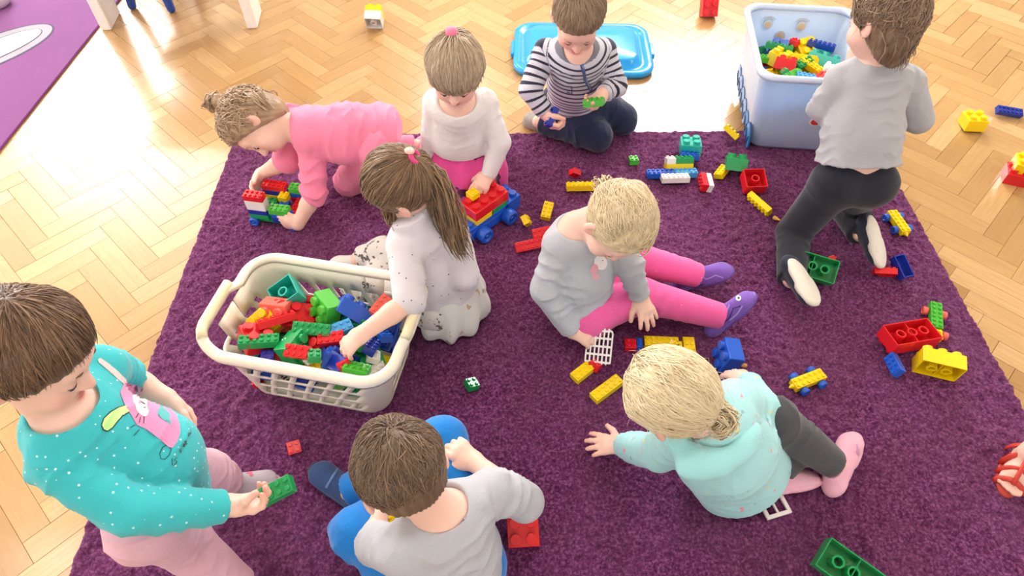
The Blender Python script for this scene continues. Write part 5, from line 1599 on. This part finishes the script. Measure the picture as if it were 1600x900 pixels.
def k2():
    r = make_person(dict(seed=202, label='kneeling child in a white top and pink skirt, looking down at a brick car',
        pelvis=W(722, 240, .17), neck=W(714, 155, .435), head=W(711, 108, .54), face=(-.04, -.90, -.43), up=(0, -.40, .92), scale=.97,
        sh=(W(757, 160, .40), W(682, 160, .40)), el=(W(781, 222, .28), W(675, 208, .28)), wr=(W(764, 272, .175), W(669, 243, .19)),
        hand=(dict(d=(-.55, -.7, -.45), palm=(-.2, .3, -.9), curl=(.35, .5, .4)), dict(d=(.05, -.2, -1), palm=(.9, .2, 0), curl=(.3, .4, .3))),
        sleeve=1.0, hem=.082, neck_r=.058, torso=(.092, .076, .090, .072), arm_r=(.040, .034, .027), fold=.0022,
        kn=(W(768, 282, .07), W(684, 282, .07)), an=(W(775, 218, .06), W(668, 222, .06)), foot=(((.2, .9, -.2), (0, .1, 1)), ((-.3, .9, -.2), (0, .1, 1))),
        shirt_mat=fabric('white_cotton', '#e2dee0', fold=.35), pants_mat=fabric('pink_tights', '#e78db3'),
        hair_mat=hair_mat('sandy_fringe', '#80684f', '#b09a80', '#d2c2ac'),
        hair=dict(GIRL, vol=.011, flow='whorl', pole=(0, -.06, .10), locks=1400, length=.12, wob=.10, fall=-.005, bang=.03, hairline=[((0, .088, .018), (0, .70, -.71)), ((0, .04, -.02), (0, .2, -.98))], back=.02, stray=10),
        shoe=dict(mat_u=fabric('pink_slipper_2', '#e58fb4'), mat_s=plastic('#e07aa6', .6, 'pink_sole'))))
    # skirt spread over the knees
    S = SDF(); pv = W(722, 240, .17); low = W(727, 292, .05)
    S.ecap(pv + np.array([0, .0, .10]), pv * .4 + low * .6 + np.array([0, 0, .03]), (1, 0, 0), (.090, .078), (.128, .105), k=0)
    S.ecap(pv * .4 + low * .6 + np.array([0, 0, .03]), low + np.array([0, 0, -.01]), (1, 0, 0), (.128, .10), (.135, .09), k=.03)
    S.plane((0, 0, RUG_H + .004), (0, 0, -1)); S.plane(pv + np.array([0, 0, .125]), (0, 0, 1))
    v, f = S.mesh(.005); v = relax(v, f, 2); n = v_normals(v, f)
    a = np.arctan2(v[:, 0] - pv[0], -(v[:, 1] - pv[1]) + .02)
    amt = np.clip((pv[2] + .06 - v[:, 2]) / .12, 0, 1)
    v = v + n * (amt * .010 * np.sin(a * 11 + wave_noise(v, 4, 9, 1) * 1.2))[:, None] * (v[:, 2] > RUG_H + .008)[:, None]
    sk = link('skirt', quad_mesh('skirt', v - r['org'], f, [fabric('pink_skirt', '#de4d97', extra=blots(['#4a1634'], 16.0, .565))]), None, r['root'])
    mb = MB(); mb.lathe([(.004, -.012), (.013, -.011), (.016, -.004), (.016, .004), (.012, .010), (.003, .012)], 18, frame((0, -1, 0), (0, 0, 1)), r['G']((.005, -.055, .104)) - r['org']); mb.build('hair_tie', fabric('pink_band', '#ec7fa0'), r['root'], True)
    return r
def k3():
    r = make_person(dict(seed=303, label='boy in a striped jacket and dark jeans kneeling at the rug edge with two bricks', base=0.0,
        pelvis=W(898, 160, .14), neck=W(904, 77, .450), head=W(903, 27, .56), face=(.0, -.76, -.65), up=(0, -.60, .80),
        sh=(W(943, 80, .405), W(852, 82, .405)), el=(W(962, 132, .315), W(828, 142, .32)), wr=(W(943, 146, .318), W(852, 177, .255)),
        hand=(dict(GRIP, d=(-.75, -.4, -.5), palm=(-.1, -.2, .9)), dict(GRIP, d=(.5, -.6, -.55), palm=(.6, .3, .3))),
        sleeve=.96, hem=-.005, torso=(.094, .076, .096, .072), neck_r=.044, arm_r=(.040, .035, .029),
        kn=(W(972, 186, .075), W(934, 214, .075)), an=(W(925, 135, .06), W(842, 190, .06)), foot=(((-.3, .9, -.2), (0, .1, 1)), ((-.5, .5, -.2), (-.3, -.6, .7))),
        shirt_mat=fabric('striped_jersey', '#c6c8d6', extra=stripes('#2b2c42', .0215, .36)), pants_mat=fabric('dark_denim', '#222c49', weave=1200, fold=.4),
        hair_mat=hair_mat('ash_brown_short', '#5e4a38', '#8a735c', '#ab957c'), hair=dict(BOY, vol=.008, hairline=[((0, .080, .040), (0, .78, -.62)), ((0, -.002, .006), (0, .50, -.866))], length=.075, wob=.15),
        shoe=dict(mat_u=fabric('grey_slipper', '#8f8b86'), mat_s=plastic('#c19a62', .6, 'gum_sole')), leg_r=(.064, .054, .043)))
    # zip down the front, collar, pocket
    return r
def k4():
    return make_person(dict(seed=404, label='child in a plain grey top kneeling beside the storage bin, back to us',
        pelvis=W(1334, 286, .28), neck=W(1368, 98, .575), head=W(1383, 32, .695), face=(-.45, .80, -.35), up=(.05, .40, .92),
        sh=(W(1312, 125, .525), W(1420, 128, .525)), el=(W(1290, 172, .43), W(1434, 186, .42)), wr=(W(1330, 108, .535), W(1434, 186, .42) + np.array([-.05, .13, .02])),
        hand=(dict(d=(.1, .25, .95), palm=(.6, .5, -.1), curl=(.25, .35, .3)), dict(d=(-.5, .8, .1), palm=(-.6, -.3, -.6), curl=(.3, .5, .4))),
        sleeve=(.95, 1.0), fold=.0058, flare=1.14, seat=.94, hem=.062, torso=(.103, .083, .098, .076), neck_r=.046, arm_r=(.044, .039, .030),
        kn=(W(1240, 364, .065), W(1322, 322, .065)), an=(W(1236, 438, .065), W(1345, 366, .09)), foot=(((.22, -.97, -.1), (-.12, -.05, -.99)), ((.15, -.85, -.5), (-.45, .4, -.8))),
        shirt_mat=fabric('grey_melange', '#a6a8ae', var=.14), pants_mat=fabric('navy_leggings', '#22242f', fold=.2),
        hair_mat=hair_mat('brown_wavy', '#4d3a2a', '#7d6450', '#a68e74'),
        hair=dict(GIRL, vol=.013, flow='whorl', pole=(0, -.03, .11), locks=1100, length=.12, wob=.35, curl=.004, rad=.002, fall=-.02, back=.03, stray=30, wtails=[((W(1405, 30, .74), W(1424, 20, .745), W(1440, 26, .735), W(1436, 42, .71)), (.012, .016, .016, .008), 90, .005)]),
        shoe=dict(mat_u=fabric('navy_canvas', '#262b3c'), mat_s=plastic('#d9d4ca', .6, 'white_rubber_sole'), L=.160, wid=.031), leg_r=(.066, .052, .040), pant_end=1.0, pant_fold=.0012))
def k5():
    r = make_person(dict(seed=505, label='child with a long brown ponytail reaching into the laundry basket',
        pelvis=W(697, 458, .11), neck=W(650, 348, .395), head=W(627, 290, .490), face=(-.80, .12, -.58), up=(-.40, -.05, .92), hiplat=(.45, .9, 0),
        sh=(W(632, 388, .355), W(706, 362, .365)), el=(W(640, 470, .285), W(725, 430, .25)), wr=(W(566, 522, .262), W(690, 420, .2)),
        hand=(dict(d=(-.75, -.35, -.5), palm=(.2, .1, -1), curl=(.35, .55, .45), thumb=(.6, .5, .5)), dict(d=(-.8, .3, -.3), palm=(0, 0, -1))),
        sleeve=(.10, 1.0), hem=.03, torso=(.100, .086, .094, .074), neck_r=-1, arm_r=(.043, .041, .034),
        shirt_extra=[('cone', (W(652, 356, .385), W(636, 330, .440), .050, .050), dict(k=.012, cut=[(W(638, 334, .437), (-.35, .1, 1))]))],
        kn=(W(560, 445, .075), W(600, 395, .09)), an=(W(640, 410, .06), W(560, 405, .06)), foot=(((-.7, .6, 0), (0, 0, 1)), ((-.95, .2, -.1), (0, 0, 1))),
        shirt_mat=fabric('white_dotted_jersey', '#d8d3db', extra=dots('#2c2a33', 52.0, .10, .55)), pants_mat=fabric('pale_printed_leggings', '#d6d2cf', extra=blots(['#5d5a5c'], 55.0, .60)),
        hair_mat=hair_mat('brown_ponytail', '#4a3726', '#75593f', '#a58562'),
        hair=dict(GIRL, vol=.011, pole=(.004, -.088, .055), locks=1300, back=.0, wob=.06, length=.12, stray=80, tail_rad=.0024,
                  wtails=[((W(648, 264, .535), W(668, 270, .525), W(688, 296, .490), W(700, 332, .445), W(712, 368, .400), W(728, 398, .365)), (.010, .024, .033, .036, .034, .026), 300, .009)], tails=[(((-.05, .03, .02), (-.07, .05, -.03), (-.072, .06, -.08)), (.01, .012, .01), 40, .005), (((.05, .03, .02), (.07, .05, -.03), (.072, .06, -.08)), (.01, .012, .01), 40, .005)]),
        shoe=dict(mat_u=fabric('pale_slipper', '#d2cecb'), mat_s=plastic('#c9c2b8', .6, 'pale_sole'))))
    # loose tunic tail over the seat
    S = SDF(); pv = W(697, 458, .11)
    S.ecap(pv + np.array([-.005, .005, .06]), pv + np.array([.012, -.004, -.045]), (.45, .9, 0), (.104, .090), (.120, .104), k=0)
    S.plane((0, 0, RUG_H + .012), (0, 0, -1)); S.plane(pv + np.array([0, 0, .075]), (0, 0, 1))
    v, f = S.mesh(.005); v = relax(v, f, 2); n = v_normals(v, f)
    a = np.arctan2(v[:, 0] - pv[0], v[:, 1] - pv[1]); amt = np.clip((pv[2] + .06 - v[:, 2]) / .12, 0, 1)
    v = v + n * (amt * .008 * np.sin(a * 9 + wave_noise(v, 5, 4, 1) * 1.5))[:, None]
    link('tunic_hem', quad_mesh('tunic_hem', v - r['org'], f, [fabric('pale_printed_cotton', '#dfe0dd', extra=blots(['#8f9a98', '#c7a98c'], 26.0, .64))]), None, r['root'])
    tie = r['G']((.003, -.098, .055)); mb = MB(); torus(mb, tie - r['org'], r['R'] @ np.array([0, -1, -.1]), .014, .0065); mb.build('hair_tie', plastic('#d43f7d', .5, 'magenta_band'), r['root'], True)
    mb = MB(); mb.lathe([(.002, 0), (.011, .001), (.012, .004), (.009, .008), (.002, .009)], 18, frame((-.2, -.9, .1), (.1, -.2, 1)), r['G']((.003, -.098, .074)) - r['org']); mb.build('hair_ornament', plastic('#f0b9ae', .4, 'peach_button'), r['root'], True)
    return r
def k6():
    return make_person(dict(seed=606, label='fair-haired child in a grey top and bright pink leggings sitting with legs stretched out',
        pelvis=W(905, 470, .10), neck=W(903, 350, .385), head=W(964, 348, .458), face=(.24, -.56, -.79), up=(.55, -.32, .77), hiplat=(.25, -.97, 0),
        sh=(W(950, 350, .345), W(877, 380, .345)), el=(W(985, 418, .245), W(852, 452, .235)), wr=(W(1000, 462, .15), W(893, 516, .11)),
        hand=(dict(d=(.35, -.85, -.45), palm=(.1, -.4, -.9), curl=(.1, .2, .2), spread=1.6), dict(d=(.9, -.25, -.25), palm=(.1, .2, -1), curl=(.45, .6, .5), thumb=(.8, .2, .5))),
        sleeve=(1.0, .97), hem=-.02, torso=(.100, .084, .093, .072), neck_r=.056, arm_r=(.043, .037, .029),
        kn=(W(985, 402, .135), W(1003, 462, .11)), an=(W(1082, 428, .075), W(1118, 492, .075)), foot=(((.90, .05, .38), (-.40, -.1, .90)), ((.58, .22, .78), (-.80, .12, .55))),
        shirt_mat=fabric('pale_grey_jersey', '#b4b8c2', var=.12, fold=.35), pants_mat=fabric('hot_pink_leggings', '#ec63a6', fold=.15, extra=dots('#fbe3ef', 60.0, .07, .9)),
        hair_mat=hair_mat('pale_blond', '#c0a680', '#d8c4a0', '#eadbbd'),
        hair=dict(GIRL, vol=.010, pole=(-.02, -.085, .01), rad=.0013, locks=1900, back=.0, wob=.30, lump=.007, length=.10, stray=220, tail_rad=.0018,
                  tails=[(((.0, -.08, .0), (-.01, -.10, -.02), (-.02, -.095, -.05)), (.014, .022, .016), 90, .008)]),
        shoe=dict(mat_u=fabric('purple_canvas', '#7a58b4'), mat_s=plastic('#6f4fb0', .5, 'purple_rubber'), L=.160), leg_r=(.064, .050, .037), pant_end=1.1, pant_fold=.0014))
def k7():
    r = make_person(dict(seed=707, label='blond child in a pale turquoise hooded top leaning on one hand, seen from behind',
        pelvis=W(1150, 724, .11), neck=W(1100, 655, .375), head=W(1050, 620, .460), face=(-.62, .58, -.52), up=(-.35, .15, .92), hiplat=(.75, .62, 0),
        sh=(W(1062, 678, .335), W(1150, 628, .335)), el=(W(1030, 706, .215), W(1190, 640, .25)), wr=(W(974, 697, .065), W(1170, 600, .15)),
        hand=(dict(FLAT, d=(-.88, .15, -.12), palm=(-.1, 0, -1), thumb=(.45, .8, .1)), dict(d=(-.3, .8, -.4), palm=(0, 0, -1))),
        sleeve=(.97, 1.0), flare=1.10, seat=.82, hem=-.045, torso=(.114, .098, .104, .084), neck_r=.050, arm_r=(.048, .043, .034), fold=.003,
        shirt_extra=[],
        kn=(W(1250, 690, .085), W(1212, 655, .235)), an=(W(1212, 738, .06), W(1306, 728, .072)), foot=(((.95, .2, -.05), (.05, .72, .60)), ((.50, .80, .22), (-.55, .05, .80))),
        shirt_mat=fabric('aqua_sweat', '#a4dde2', fold=.4, extra=blots(['#86b4c4', '#e79aa8', '#d8d99a'], 30.0, .69)), pants_mat=fabric('charcoal_leggings', '#45484d', fold=.2),
        hair_mat=hair_mat('platinum_blond', '#cdb78e', '#e0cfaa', '#f0e5cc'),
        hair=dict(GIRL, vol=.013, pole=(.0, -.088, -.025), locks=2200, back=.0, wob=.16, lump=.006, length=.13, stray=200, tail_rad=.0018, rad=.0013, hairline=[((0, .078, .036), (0, .76, -.65))],
                  tails=[(((0, -.080, -.02), (.01, -.104, -.012), (.02, -.108, -.045), (0, -.10, -.06), (-.02, -.085, -.05)), (.014, .022, .022, .020, .012), 170, .004),
                         (((.055, .03, .03), (.088, .03, .0), (.115, .02, -.03)), (.012, .014, .016), 60, .008)]),
        shoe=dict(mat_u=fabric('pale_pink_shoe', '#ecb3c9', rough=.6), mat_s=plastic('#eab0c6', .55, 'pale_pink_rubber'), L=.158, open_top=True), leg_r=(.062, .050, .038)))
    # hood lying on the back
    S = SDF(); nb = W(1100, 652, .375)
    lat = unit(W(1150, 628, .335) - W(1062, 678, .335)); bk_ = unit(np.cross(lat, (0, 0, 1))); 
    S.ell(nb + bk_ * .058 - Z * .035, (.105, .052, .052), np.stack([lat, bk_, np.cross(lat, bk_)], 1), k=0)
    for s in (-1, 1): S.cone(nb + lat * s * .075 - Z * .012, nb + lat * s * .070 - bk_ * .055 - Z * .02, .030, .020, k=.03)
    S.ell(nb + bk_ * .012 + Z * .018, (.062, .062, .045), np.stack([lat, bk_, Z], 1), k=.012, mode='sub')
    v, f = S.mesh(.0045); v = relax(v, f, 1); n = v_normals(v, f)
    v = v + n * (.003 * wave_noise(v, 10, 77, 2))[:, None]
    link('hood', quad_mesh('hood', v - r['org'], f, [fabric('aqua_hood', '#9fe0e6', fold=.4)]), None, r['root'])
    return r
def k8():
    return make_person(dict(seed=808, label='boy in a grey shirt and bright blue trousers in the foreground, back to us',
        pelvis=W(706, 905, .105), neck=W(690, 800, .385), head=W(626, 735, .480), face=(-.48, .66, -.58), up=(-.28, .45, .85), hiplat=(.85, .5, 0),
        sh=(W(628, 860, .33), W(768, 766, .335)), el=(W(580, 850, .235), W(818, 784, .24)), wr=(W(594, 812, .235), W(742, 722, .215)),
        hand=(dict(GRIP, d=(.1, .85, -.3), palm=(.9, .1, -.2)), dict(d=(-.75, .5, .25), palm=(-.3, .2, -.9), curl=(.3, .5, .4))),
        sleeve=(-.9, .12), hem=-.03, torso=(.105, .088, .100, .078), neck_r=.050, arm_r=(.044, .041, .035),
        kn=(W(556, 832, .13), W(692, 688, .185)), an=(W(640, 770, .055), W(548, 768, .068)), foot=(((-.5, .7, 0), (0, 0, 1)), ((-.80, .55, .12), (.12, .0, 1))),
        shirt_mat=fabric('grey_tee', '#b2b5bf', var=.12, fold=.35), pants_mat=fabric('bright_blue_sweatpants', '#1a7cd0', fold=.35),
        hair_mat=hair_mat('brown_short', '#3f2f22', '#66503d', '#94785c'), hair=dict(BOY, vol=.009, rad=.0013, locks=2400, length=.06, pole=(.01, -.035, .095)),
        shoe=dict(mat_u=fabric('denim_slipper', '#2d4877', weave=1200), mat_s=plastic('#22355c', .6, 'navy_rubber'), L=.182, wid=.032), pant_end=1.0, leg_r=(.064, .054, .044)))
def k9():
    return make_person(dict(seed=909, label='child in a turquoise dotted top standing at the left, holding a green brick', base=RUG_H,
        pelvis=W(238, 775, .375), neck=W(96, 640, .655), head=W(44, 550, .770), face=(.86, -.04, -.50), up=(.44, .20, .86), hiplat=(.1, -1, 0), scale=1.0,
        sh=(W(158, 578, .61), W(90, 722, .612)), el=(W(196, 590, .48), W(203, 798, .535)), wr=(W(258, 622, .45), W(354, 790, .430)),
        hand=(dict(d=(.5, -.2, -.8), palm=(-.3, -.9, 0), curl=(.4, .5, .4)), dict(GRIP, d=(.92, .18, -.2), palm=(.15, .5, .75), curl=(.5, .8, .6))),
        sleeve=(.05, .97), hem=.022, torso=(.086, .100, .086, .084), neck_r=.051, fold=.0045, arm_r=(.044, .039, .032), arm_k=.007, curve=(.034, .012, 0),
        kn=(W(322, 742, .20), W(290, 850, .205)), an=(W(352, 752, .07), W(375, 925, .07)), foot=(((.97, .12, 0), (0, 0, 1)), ((.97, -.1, 0), (0, 0, 1))),
        shirt_mat=fabric('turquoise_jersey', '#3cb9c2', fold=.3, extra=dots('#c9eef0', 74.0, .15, .10)), pants_mat=fabric('pale_pink_trousers', '#dfb0c2', fold=.4),
        hair_mat=hair_mat('chestnut_short', '#3b281c', '#664a34', '#9a7a5a'),
        hair=dict(GIRL, vol=.011, flow='whorl', pole=(0, -.04, .10), rad=.0014, locks=2200, length=.11, wob=.14, fall=-.03, back=.012, hairline=[((0, .074, .036), (0, .76, -.65)), ((0, .0, -.028), (0, .35, -.94))], bang=.012, stray=0),
        shoe=dict(mat_u=fabric('grey_lilac_canvas', '#b4aab4'), mat_s=plastic('#d9a3b6', .6, 'pink_edge_sole'), L=.165), leg_r=(.062, .052, .045)))
def k10():
    r = make_person(dict(seed=1010, label='child standing at the right edge of the rug, only a red sandal showing', bare=True, cloth_h=.007, body_h=.0045,
        pelvis=(1.42, .78, .41), neck=(1.42, .78, .69), head=(1.40, .76, .81), face=(-.5, -.75, -.3), up=(-.1, -.2, .95),
        sh=((1.51, .72, .65), (1.34, .84, .65)), el=((1.55, .70, .50), (1.32, .90, .50)), wr=((1.54, .66, .38), (1.34, .90, .38)),
        hand=(dict(d=(0, -.1, -1), palm=(-1, 0, 0)), dict(d=(0, -.1, -1), palm=(1, 0, 0))),
        kn=((1.50, .72, .23), (1.345, .77, .23)), an=((1.50, .70, .068), W(1606, 708, .068)), foot=(((-.4, -.9, 0), (0, 0, 1)), ((-.62, -.78, 0), (0, 0, 1))),
        pant_end=.1, shirt_mat=fabric('coral_tee', '#e06a5a'), pants_mat=fabric('denim_shorts', '#50688f'), sleeve=(-.6, -.6),
        hair_mat=hair_mat('brown_plain', '#4a3828', '#705840', '#97795a'), hair=dict(BOY, locks=500), shoe=None))
    m_sand = plastic('#c8382c', .45, 'red_leather'); m_sol = plastic('#b23a2c', .6, 'sandal_sole')
    for a_, fd in ((np.array([1.50, .70, .068]), (-.4, -.9, 0)), (W(1606, 708, .068), (-.62, -.78, 0))):
        Rf = frame(fd, (0, 0, 1)); F_ = lambda p: a_ + Rf @ np.array(p, float) - r['org']
        n = 32; lo = [((.033 if math.cos(t) > 0 else .028) * math.sin(t), .036 + .076 * math.cos(t)) for t in [2 * PI * k / n for k in range(n)]]
        vs, fs = loops_mesh([[F_((x * q, (y - .036) * q + .036, z)) for x, y in lo] for q, z in ((.93, -.064), (1.0, -.060), (1.0, -.050), (.96, -.047))], True, True)
        so = MB().add(vs, [f[::-1] for f in fs]).build('sandal', m_sol, r['root'], True)
        for y0, y1, hh in ((.086, .080, -.022), (.060, .050, -.010), (.030, .012, .002), (-.020, -.020, .0)):
            pts = [F_((.031 * math.cos(t), y0 + (y1 - y0) * math.sin(t), -.050 + (hh + .050) * math.sin(t))) for t in np.linspace(0, PI, 11)]
            mb = MB(); mb.tube(pts, .0065, 8, flat=.45, up=Rf[:, 2]); mb.build('strap', m_sand, so, True)
        mb = MB(); mb.tube([F_((0, .090, -.024)), F_((0, .06, -.008)), F_((0, .03, .004))], .005, 8, flat=.5); mb.build('strap', m_sand, so, True)
    return r
BUILD = [k10, k1, k2, k3, k4, k5, k6, k7, k8, k9]
for fn_ in BUILD: ppl[fn_.__name__] = fn_()

# ------------------------------------------------------------------ prints, trims and hair clips
def flat(name, col, rough=.75): return fabric(name, col, 700, rough, .05, .1)
m_ink = flat('print_ink', '#2c4a4e'); m_pinkp = flat('print_pink', '#f591c0'); m_whitep = flat('print_white', '#f4f1f2'); m_greenp = flat('print_green', '#c4ee9a'); m_blush = flat('print_blush', '#efcfd0'); m_tealp = flat('print_teal', '#4fb4b8')
S9 = ppl['k9']['shirt']
c9 = lambda pts: [(x / 4.5 + 140, y / 4.5 + 540) for x, y in pts]
decal(S9, c9([(58, 100), (75, 88), (130, 125), (200, 185), (250, 235), (262, 262), (235, 272), (170, 215), (100, 150), (65, 120)]), m_blush, 'print_ear', .0012)
decal(S9, c9([(258, 418), (200, 430), (140, 465), (95, 510), (78, 560), (90, 595), (125, 605), (165, 580), (205, 530), (250, 485), (280, 468)]), m_ink, 'print_ear_outline', .0010)
decal(S9, c9([(258, 424), (202, 437), (144, 471), (102, 514), (87, 560), (96, 588), (122, 597), (160, 574), (200, 524), (246, 479), (276, 462)]), m_greenp, 'print_ear', .0016)
decal(S9, c9([(238, 262), (320, 275), (400, 305), (470, 365), (560, 440), (610, 490), (632, 560), (636, 610), (615, 680), (585, 718), (560, 718), (480, 650), (400, 590), (330, 558), (290, 490), (255, 440), (225, 370), (212, 330)]), m_pinkp, 'print_body', .0013)
decal(S9, c9([(310, 335), (345, 332), (380, 352), (402, 390), (398, 430), (412, 465), (402, 496), (375, 503), (345, 480), (325, 455), (318, 430), (303, 395), (298, 360)]), m_whitep, 'print_muzzle', .0019)
decal(S9, c9(ell_poly(348, 402, 9, 13, 30)), m_pinkp, 'print_nose', .0025)
decal(S9, c9([(495, 410), (560, 485), (568, 562), (520, 530), (475, 495), (472, 470)]), m_tealp, 'print_pocket', .0019)
for pts in ([(275, 272), (292, 286)], [(320, 275), (330, 320)], [(362, 290), (360, 330)], [(412, 322), (372, 360)], [(340, 480), (318, 512)], [(352, 505), (345, 545)], [(378, 500), (375, 550)], [(315, 560), (280, 578)], [(345, 590), (305, 635)], [(355, 400), (385, 418)], [(372, 440), (390, 440)]):
    stroke(S9, c9(pts), 1.3, m_ink, 'print_line', .0026)
stroke(S9, c9([(540, 700), (510, 715), (490, 760), (500, 795), (530, 798), (560, 770), (572, 735), (560, 715)]), 1.3, m_ink, 'print_letter')
for pts in ([(575, 790), (578, 840)], [(610, 785), (590, 800), (612, 815), (592, 840)], [(628, 735), (640, 755)], [(628, 735), (640, 725)], [(634, 745), (644, 738)], [(655, 690), (648, 710), (662, 712), (664, 692), (655, 690)], [(672, 700), (664, 670), (676, 668), (670, 685), (682, 694)], [(690, 640), (694, 612), (700, 628), (706, 605), (706, 622)]):
    stroke(S9, c9(pts), 1.2, m_ink, 'print_letter')
# flower on the standing child's shoe
def shoe_dec(k, i, poly, col, name): 
    sh = ppl[k]['shoes'][i][0]; return decal(sh, poly, flat('trim_' + col.lstrip('#'), col), name)
shoe_dec('k9', 0, ell_poly(387, 737, 4, 3), '#e2607a', 'flower_print'); shoe_dec('k9', 0, ell_poly(392, 741, 3, 3), '#e2607a', 'flower_print')
# striped jacket: zip and pocket
S3 = ppl['k3']['shirt']; m_zip = flat('zip_tape', '#46598c')
decal(S3, [(901, 79), (907, 79), (912, 100), (918, 125), (927, 142), (922, 143), (912, 127), (906, 102)], m_zip, 'zip')
stroke(S3, [(906, 82), (911, 104), (917, 126), (923, 140)], 1.2, flat('zip_teeth', '#a9b2c9'), 'zip_teeth')
stroke(S3, [(886, 143), (894, 146), (893, 134)], 1.6, flat('pocket_edge', '#3a4468'), 'pocket_edge')
# bird-like patch on the grey top
S6 = ppl['k6']['shirt']
decal(S6, ell_poly(938, 410, 10, 12, -20), flat('patch_white', '#ece4e6'), 'print_face'); decal(S6, ell_poly(928, 420, 6, 8, 20), flat('patch_pink', '#e3a5b6'), 'print_patch', .0016)
decal(S6, ell_poly(941, 407, .9, .9), m_ink, 'print_eye', .0018); decal(S6, ell_poly(947, 402, 2.5, 1.6, -20), flat('patch_orange', '#e8a06a'), 'print_beak', .0018); decal(S6, ell_poly(931, 432, 7, 5, 30), flat('patch_rose', '#dca9b4'), 'print_patch', .0014)
# ring print on the blue trousers
S8 = ppl['k8']['pants']; m_lime = flat('print_lime', '#b8d04a')
stroke(S8, ell_poly(574, 868, 6, 10, 20, 16), 2.2, m_lime, 'ring_print')
# purple shoes: big white eyes
for i, (x, y) in ((1, (1154, 466)),):
    shoe_dec('k6', i, ell_poly(x, y, 4.2, 4.2), '#f2f0f4', 'eye_print'); 
    decal(ppl['k6']['shoes'][i][0], ell_poly(x + .5, y, 1.8, 1.8), m_ink, 'pupil_print', .002)
# velcro straps of the denim shoe
sh8 = ppl['k8']['shoes'][1][0]; m_strap = flat('strap_blue', '#5f7aa8')
for a, b_ in (((510, 762), (530, 728)), ((480, 738), (498, 710))): stroke(sh8, [a, ((a[0] + b_[0]) / 2, (a[1] + b_[1]) / 2), b_], 4.0, m_strap, 'strap', .002)
# hair clips
def clip(k, p, r, col, name='hair_clip'):
    P_ = ppl[k]; G = P_['G']; q = G(p); ax = unit(q - G((0, -.008, .02)))
    mb = MB(); mb.lathe([(r * .2, -.002), (r, 0), (r * .9, .006), (r * .3, .009)], 14, frame(np.cross(ax, (.3, .2, .9)), ax), q - P_['org']); mb.build(name, plastic(col, .35), P_['root'], True)
clip('k1', (.055, -.045, .085), .010, '#e8506a'); clip('k1', (.02, -.07, .095), .016, '#ec8f9c', 'hair_bow'); clip('k1', (-.03, -.06, .085), .013, '#e97f92', 'hair_bow')
clip('k6', (-.080, .02, .035), .010, '#dfe8ea'); clip('k7', (.02, -.098, -.035), .008, '#c98a6a', 'hair_band')

m_pl = flat('lilac_trim', '#a78fdb'); m_pd = flat('dark_purple_trim', '#46307c')
for i, lines in ((0, [[(1080, 440), (1092, 430), (1104, 436), (1118, 430), (1130, 434)], [(1084, 450), (1098, 444), (1112, 446), (1128, 440)]]), (1, [[(1118, 500), (1126, 484), (1134, 492), (1140, 476)], [(1128, 506), (1140, 496), (1146, 482), (1158, 478)], [(1140, 500), (1152, 490), (1160, 478)]])):
    for j, pts in enumerate(lines): stroke(ppl['k6']['shoes'][i][0], pts, 2.0, m_pl if j % 2 == 0 else m_pd, 'lace')

sh7 = ppl['k7']['shoes'][1][0]; o7 = ppl['k7']['org']
mb = MB(); mb.tube([W(1340, 712, .075) - o7, W(1342, 702, .095) - o7, W(1340, 694, .105) - o7], .0035, 8); mb.build('pull_tab', plastic('#e8b4d2', .5, 'pink_tab'), sh7, True)
decal(ppl['k7']['shoes'][0][0], ell_poly(1221, 752, 3.5, 4), flat('yellow_spot', '#d8c21e'), 'yellow_spot')
